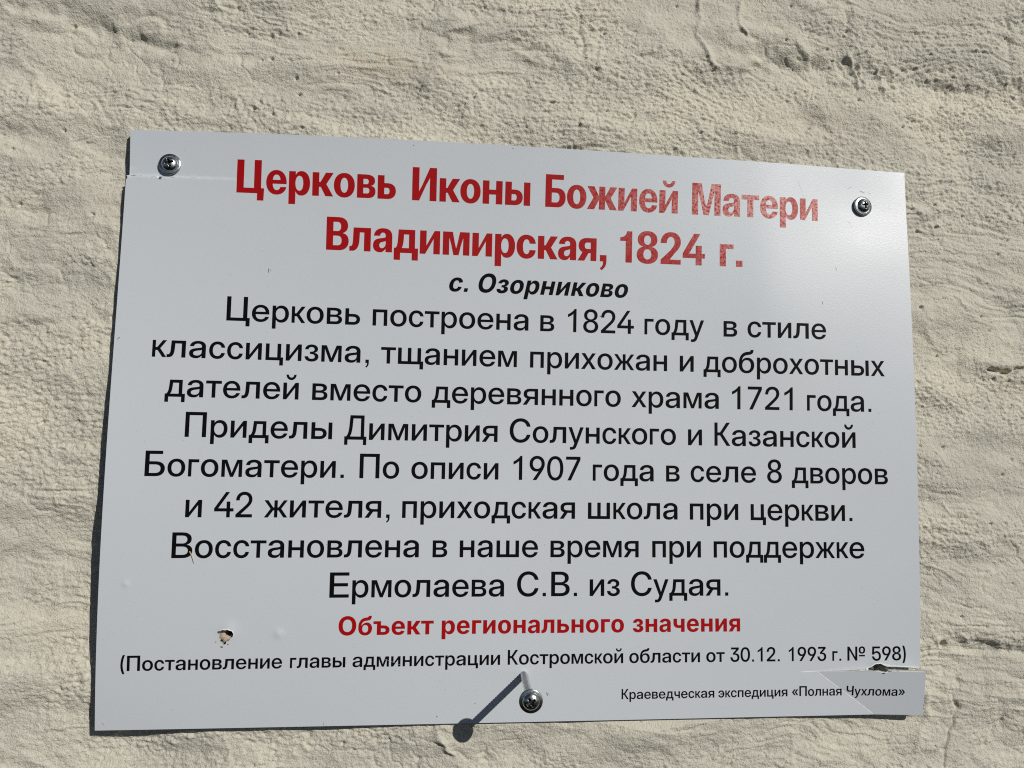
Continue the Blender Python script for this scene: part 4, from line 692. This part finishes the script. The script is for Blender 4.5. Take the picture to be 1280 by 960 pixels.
'х':(1024,[[17,0,427,575,424,451,41,1003,306,1003,411,836,486,715,558,596,472,596,546,715,622,836,729,1003,990,1003,602,451,605,576,1007,0,741,0,620,188,546,305,475,420,553,420,481,305,405,188,282,0]]),
'»':(1139,[[38,142,383,575,38,1008,305,1008,657,575,305,142],[463,142,808,575,463,1008,731,1008,1082,575,731,142]]),
},
}
LINES = [
    ('cond', 117.53, 24.0, 'red condensed bold title, first line', [('Церковь', -155.33, -74.6), ('Иконы', -66.17, -4.15), ('Божией', 4.02, 76.6), ('Матери', 84.59, 156.88)]),
    ('cond', 89.82, 24.0, 'red condensed bold title, second line', [('Владимирская,', -109.47, 37.84), ('1824', 45.19, 92.24), ('г.', 100.53, 113.18)]),
    ('bi', 70.71, 14.15, '', [('с.', -45.82, -35.87), ('Озорниково', -30.42, 49.99)]),
    ('reg', 51.37, 17.35, '', [('Церковь', -157.52, -91.09), ('построена', -84.76, -3.55), ('в', 2.72, 10.28), ('1824', 17.53, 53.42), ('году', 59.18, 91.96), ('в', 102.66, 110.2), ('стиле', 115.84, 160.06)]),
    ('reg', 31.88, 17.35, '', [('классицизма,', -192.11, -86.04), ('тщанием', -79.96, -9.37), ('прихожан', -2.37, 71.74), ('и', 78.68, 86.32), ('доброхотных', 91.71, 193.32)]),
    ('reg', 12.21, 17.35, '', [('дателей', -184.92, -120.54), ('вместо', -113.83, -58.8), ('деревянного', -53.38, 46.62), ('храма', 52.4, 100.13), ('1721', 107.34, 140.91), ('года.', 148.9, 185.14)]),
    ('reg', -7.53, 17.35, '', [('Приделы', -174.43, -103.2), ('Димитрия', -97.12, -18.85), ('Солунского', -12.56, 76.67), ('и', 83.24, 90.89), ('Казанской', 97.7, 175.9)]),
    ('reg', -26.95, 17.35, '', [('Богоматери.', -192.07, -96.68), ('По', -88.98, -69.02), ('описи', -62.92, -18.09), ('1907', -10.29, 25.12), ('года', 31.72, 64.49), ('в', 71.22, 78.64), ('селе', 84.58, 120.41), ('8', 126.51, 134.63), ('дворов', 140.1, 193.45)]),
    ('reg', -46.79, 17.35, '', [('и', -172.17, -164.47), ('42', -158.69, -140.63), ('жителя,', -134.93, -73.22), ('приходская', -66.99, 22.41), ('школа', 29.27, 77.36), ('при', 84.03, 110.43), ('церкви.', 117.2, 173.27)]),
    ('reg', -66.5, 17.35, '', [('Восстановлена', -177.61, -58.04), ('в', -51.11, -43.62), ('наше', -37.32, 3.1), ('время', 9.63, 56.36), ('при', 63.63, 89.89), ('поддержке', 96.81, 179.52)]),
    ('reg', -86.23, 17.35, '', [('Ермолаева', -101.77, -14.21), ('С.В.', -7.55, 23.75), ('из', 30.36, 46.36), ('Судая.', 52.23, 104.51)]),
    ('bold', -104.67, 13.0, 'small red bold line near the foot', [('Объект', -96.73, -49.65), ('регионального', -45.59, 48.52), ('значения', 53.18, 110.77)]),
    ('small', -120.18, 10.25, '', [('(Постановление', -198.88, -123.4), ('главы', -119.62, -92.86), ('администрации', -89.36, -15.71), ('Костромской', -11.8, 48.11), ('области', 51.32, 88.95), ('от', 92.32, 102.28), ('30.12.', 105.33, 132.17), ('1993', 137.13, 157.73), ('г.', 161.09, 166.05), ('№', 169.43, 179.28), ('598)', 182.99, 201.97)]),
    ('small', -138.21, 7.2, '', [('Краеведческая', 47.31, 96.55), ('экспедиция', 98.74, 136.25), ('«Полная', 138.75, 166.15), ('Чухлома»', 168.73, 199.8)]),
]
def winding(px, py, contours):
    w = np.zeros(px.shape, int)
    for c_ in contours:
        for (x0, y0), (x1, y1) in zip(c_, c_[1:] + c_[:1]):
            if y0 == y1: continue
            xi = (x1 - x0) * (py - y0) / (y1 - y0) + x0
            w += np.where((y0 <= py) & (py < y1) & (px < xi), 1, 0) - np.where((y1 <= py) & (py < y0) & (px < xi), 1, 0)
    return w
cache = {}
def glyph_tris(style, ch):
    if (style, ch) in cache: return cache[style, ch]
    adv, flat_ = GLYPHS[style][ch]
    cs = [[(a[i], a[i + 1]) for i in range(0, len(a), 2)] for a in flat_]
    pts, edges = [], []
    for c_ in cs:
        s = len(pts); pts += c_
        edges += [(s + i, s + (i + 1) % len(c_)) for i in range(len(c_))]
    v2, _, f, *_ = delaunay_2d_cdt([Vector(q) for q in pts], edges, [], 0, 1e-3)
    V = np.array([(q.x, q.y) for q in v2]); F = np.array([tuple(t) for t in f])
    cen = V[F].mean(1)
    F = F[winding(cen[:, 0], cen[:, 1], cs) != 0]
    cache[style, ch] = (adv, V, F, V[np.unique(F), 0].min(), V[np.unique(F), 0].max())
    return cache[style, ch]
for style, base_y, em, red, words in LINES:
    k = em / 2048.0
    vs, fs, nv = [], [], 0
    for word, xl, xr in words:
        pen, lo, hi = 0, 1e9, -1e9
        lay = []
        for ch in word:
            adv, V, F, gl, gh = glyph_tris(style, ch)
            lay.append((pen, V, F)); lo = min(lo, pen + gl); hi = max(hi, pen + gh)
            pen += adv
        sx = (xr - xl) / (hi - lo)
        for off, V, F in lay:
            x = xl + (V[:, 0] + off - lo) * sx; y = base_y + V[:, 1] * k
            vs.append(np.stack([x, y], 1)); fs.append(F + nv); nv += len(V)
    P = np.vstack(vs); Fm = np.vstack(fs)
    z = front_z(P[:, 0], P[:, 1]) + .05
    o = mesh_obj('lettering', np.stack([P[:, 0] * MM, -z * MM, P[:, 1] * MM], 1), Fm, M_RED if red else M_BLACK, sign)
    tag(o, red if red else None)

# ------------------------------------------------------------------ screws
def disc_grid(rs, zf, nseg=96):
    vs = [(0, 0, zf(0.0, 0.0))]
    fs = []
    for i, r in enumerate(rs):
        for k in range(nseg):
            t = 2 * math.pi * k / nseg
            x, y = r * math.cos(t), r * math.sin(t)
            vs.append((x, y, zf(x, y)))
    for k in range(nseg):
        fs.append((0, 1 + k, 1 + (k + 1) % nseg))
    for i in range(len(rs) - 1):
        a = 1 + i * nseg; b = a + nseg
        for k in range(nseg):
            fs.append((a + k, b + k, b + (k + 1) % nseg, a + (k + 1) % nseg))
    return vs, fs
def lathe(prof, nseg=96):
    vs, fs = [], []
    for r, z in prof:
        vs += [(r * math.cos(2 * math.pi * k / nseg), r * math.sin(2 * math.pi * k / nseg), z) for k in range(nseg)]
    for i in range(len(prof) - 1):
        a = i * nseg; b = a + nseg
        fs += [(a + k, a + (k + 1) % nseg, b + (k + 1) % nseg, b + k) for k in range(nseg)]
    return vs, fs
def recess(x, y):
    """depth of a Phillips cross at x, y"""
    d = 0.0
    for u, w in ((x, y), (y, x)):
        a = abs(u); b = abs(w)
        if a < 2.35:
            half = .66 - .09 * a
            e = min(1, max(0, (half - b) / .10 + .5)) * min(1, max(0, (2.2 - a) / .25))
            d = max(d, e * (1.75 - .42 * a))
    q = math.hypot(x, y)
    return max(d, min(1, max(0, (1.05 - q) / .12 + .5)) * 1.75)
RDOME = 4.0
def dome(x, y):
    q2 = (x * x + y * y) / RDOME**2
    return 1.05 + 1.95 * max(0, 1 - q2)**.62
def make_screw(name, base, axis, spin, length, label):
    """base: where the head's underside sits (wall frame, mm); axis: out of the head"""
    root = bpy.data.objects.new(name, None)
    COL.objects.link(root)
    az = Vector((axis[0], -axis[2], axis[1])).normalized()
    rot = az.to_track_quat('Z', 'Y').to_matrix().to_4x4() @ Matrix.Rotation(spin, 4, 'Z')
    root.matrix_world = Matrix.Translation(Vector(B3(*base))) @ rot
    def sc(v): return [(a * MM, b * MM, c_ * MM) for a, b, c_ in v]
    rs = [.08 * i for i in range(1, 36)] + [2.9, 3.05, 3.2, 3.4, 3.55, 3.7, 3.8, 3.88, 3.95, 4.0]
    v1, f1 = disc_grid(rs, lambda x, y: dome(x, y) - recess(x, y))
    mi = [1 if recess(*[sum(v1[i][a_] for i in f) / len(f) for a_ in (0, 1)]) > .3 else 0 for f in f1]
    head = mesh_obj('head', sc(v1), f1, [M_ZINC, M_RECESS_SHADE], root, midx=mi, local=True)
    v2, f2 = lathe([(.5, 0), (5.0, 0), (5.35, .06), (5.5, .25), (5.5, .5), (5.38, .68), (5.1, .80), (4.6, .92), (4.2, 1.0), (4.0, 1.04), (3.9, 1.0)])
    mesh_obj('flange', sc(v2), f2, M_ZINC, root, local=True)
    nz, ns = int(length / .1), 32
    vs, fs = [], []
    for i in range(nz + 1):
        z = -i * length / nz
        for k in range(ns):
            t = k / ns
            ph = (z / 1.5 + t) % 1.0
            th = max(0, 1 - abs(ph - .5) / .32) * min(1, max(0, (-z - 2.2) / 1.5))
            r = 1.44 + .40 * th + (.2 if z > -2.0 else 0)
            vs.append((r * math.cos(2 * math.pi * t), r * math.sin(2 * math.pi * t), z))
    for i in range(nz):
        a = i * ns; b = a + ns
        fs += [(a + k, b + k, b + (k + 1) % ns, a + (k + 1) % ns) for k in range(ns)]
    mesh_obj('shank', sc(vs), fs, M_SHANK, root, local=True)
    tag(root, label, 'screw', 'zinc plated screws holding the sign')
    return root
def zs(x, y): return float(sheet_z(x, y))
make_screw('screw', (-189.0, 130.9, zs(-189, 127) + .5), (.03, .07, 1), .35, 22, 'flanged cross-head screw driven flush beside the first red word, at the crack')
make_screw('screw', (183.6, 127.4, zs(183.3, 127.3) + .5), (.10, .05, 1), .12, 22, 'flanged cross-head screw driven flush right of the red title, in the glare')
HB = (-3.38, -125.07, 3.05); HH_ = (-4.97, -125.44, 42.0)
ax_ = Vector(HH_) - Vector(HB)
make_screw('screw', HH_, tuple(ax_), .55, ax_.length + 6, 'loose cross-head screw sticking far out below the bracketed line, casting a long shadow')

# ------------------------------------------------------------------ small finds
def tube(name, pts, r, mat, parent=None, ns=8):
    vs, fs = [], []
    P = [Vector(B3(*q)) for q in pts]
    for i, c_ in enumerate(P):
        d = (P[min(i + 1, len(P) - 1)] - P[max(i - 1, 0)]).normalized()
        u = d.orthogonal().normalized(); w = d.cross(u)
        rr = r * MM * (1 - .5 * i / len(P))
        vs += [c_ + rr * (math.cos(2 * math.pi * k / ns) * u + math.sin(2 * math.pi * k / ns) * w) for k in range(ns)]
    for i in range(len(P) - 1):
        fs += [(i * ns + k, i * ns + (k + 1) % ns, (i + 1) * ns + (k + 1) % ns, (i + 1) * ns + k) for k in range(ns)]
    fs.append(tuple(range(ns - 1, -1, -1))); fs.append(tuple((len(P) - 1) * ns + k for k in range(ns)))
    return mesh_obj(name, vs, fs, mat, parent)
st = tube('straw', [(-169.2 + 2.2 * t + .3 * math.sin(3 * t), -63.2 - 5.6 * t, zs(-168, -66) + .3) for t in np.linspace(0, 1, 8)], .28, M_STRAW)
tag(st, 'short bit of dry tan straw stuck to the sign across a black letter', 'straw')

# broken wall plug seen through the torn hole
pv, pf = [], []
prof = [(1.55, -6.0), (1.6, -1.2), (1.75, -.5), (2.6, -.25), (4.6, -.5), (5.6, -1.6), (5.8, -5.0)]
rnd = random.Random(8); ns = 40
wv = [rnd.uniform(.86, 1.12) for _ in range(ns)]
for r_, z_ in prof:
    pv += [(r_ * wv[k] * math.cos(2 * math.pi * k / ns), r_ * wv[(k * 3) % ns] * math.sin(2 * math.pi * k / ns), z_ + rnd.uniform(-.12, .12)) for k in range(ns)]
for i in range(len(prof) - 1):
    a = i * ns; b = a + ns
    pf += [(a + k, a + (k + 1) % ns, b + (k + 1) % ns, b + k) for k in range(ns)]
zp = zs(-150, -110) - 1.95
plug = mesh_obj('wall_plug', [B3(-149.8 + x, -103.3 + y, zp + z_) for x, y, z_ in pv], pf, M_PLUG)
tag(plug, 'crumbly beige wall plug showing through the torn hole near the lower left of the sign', 'wall plug')
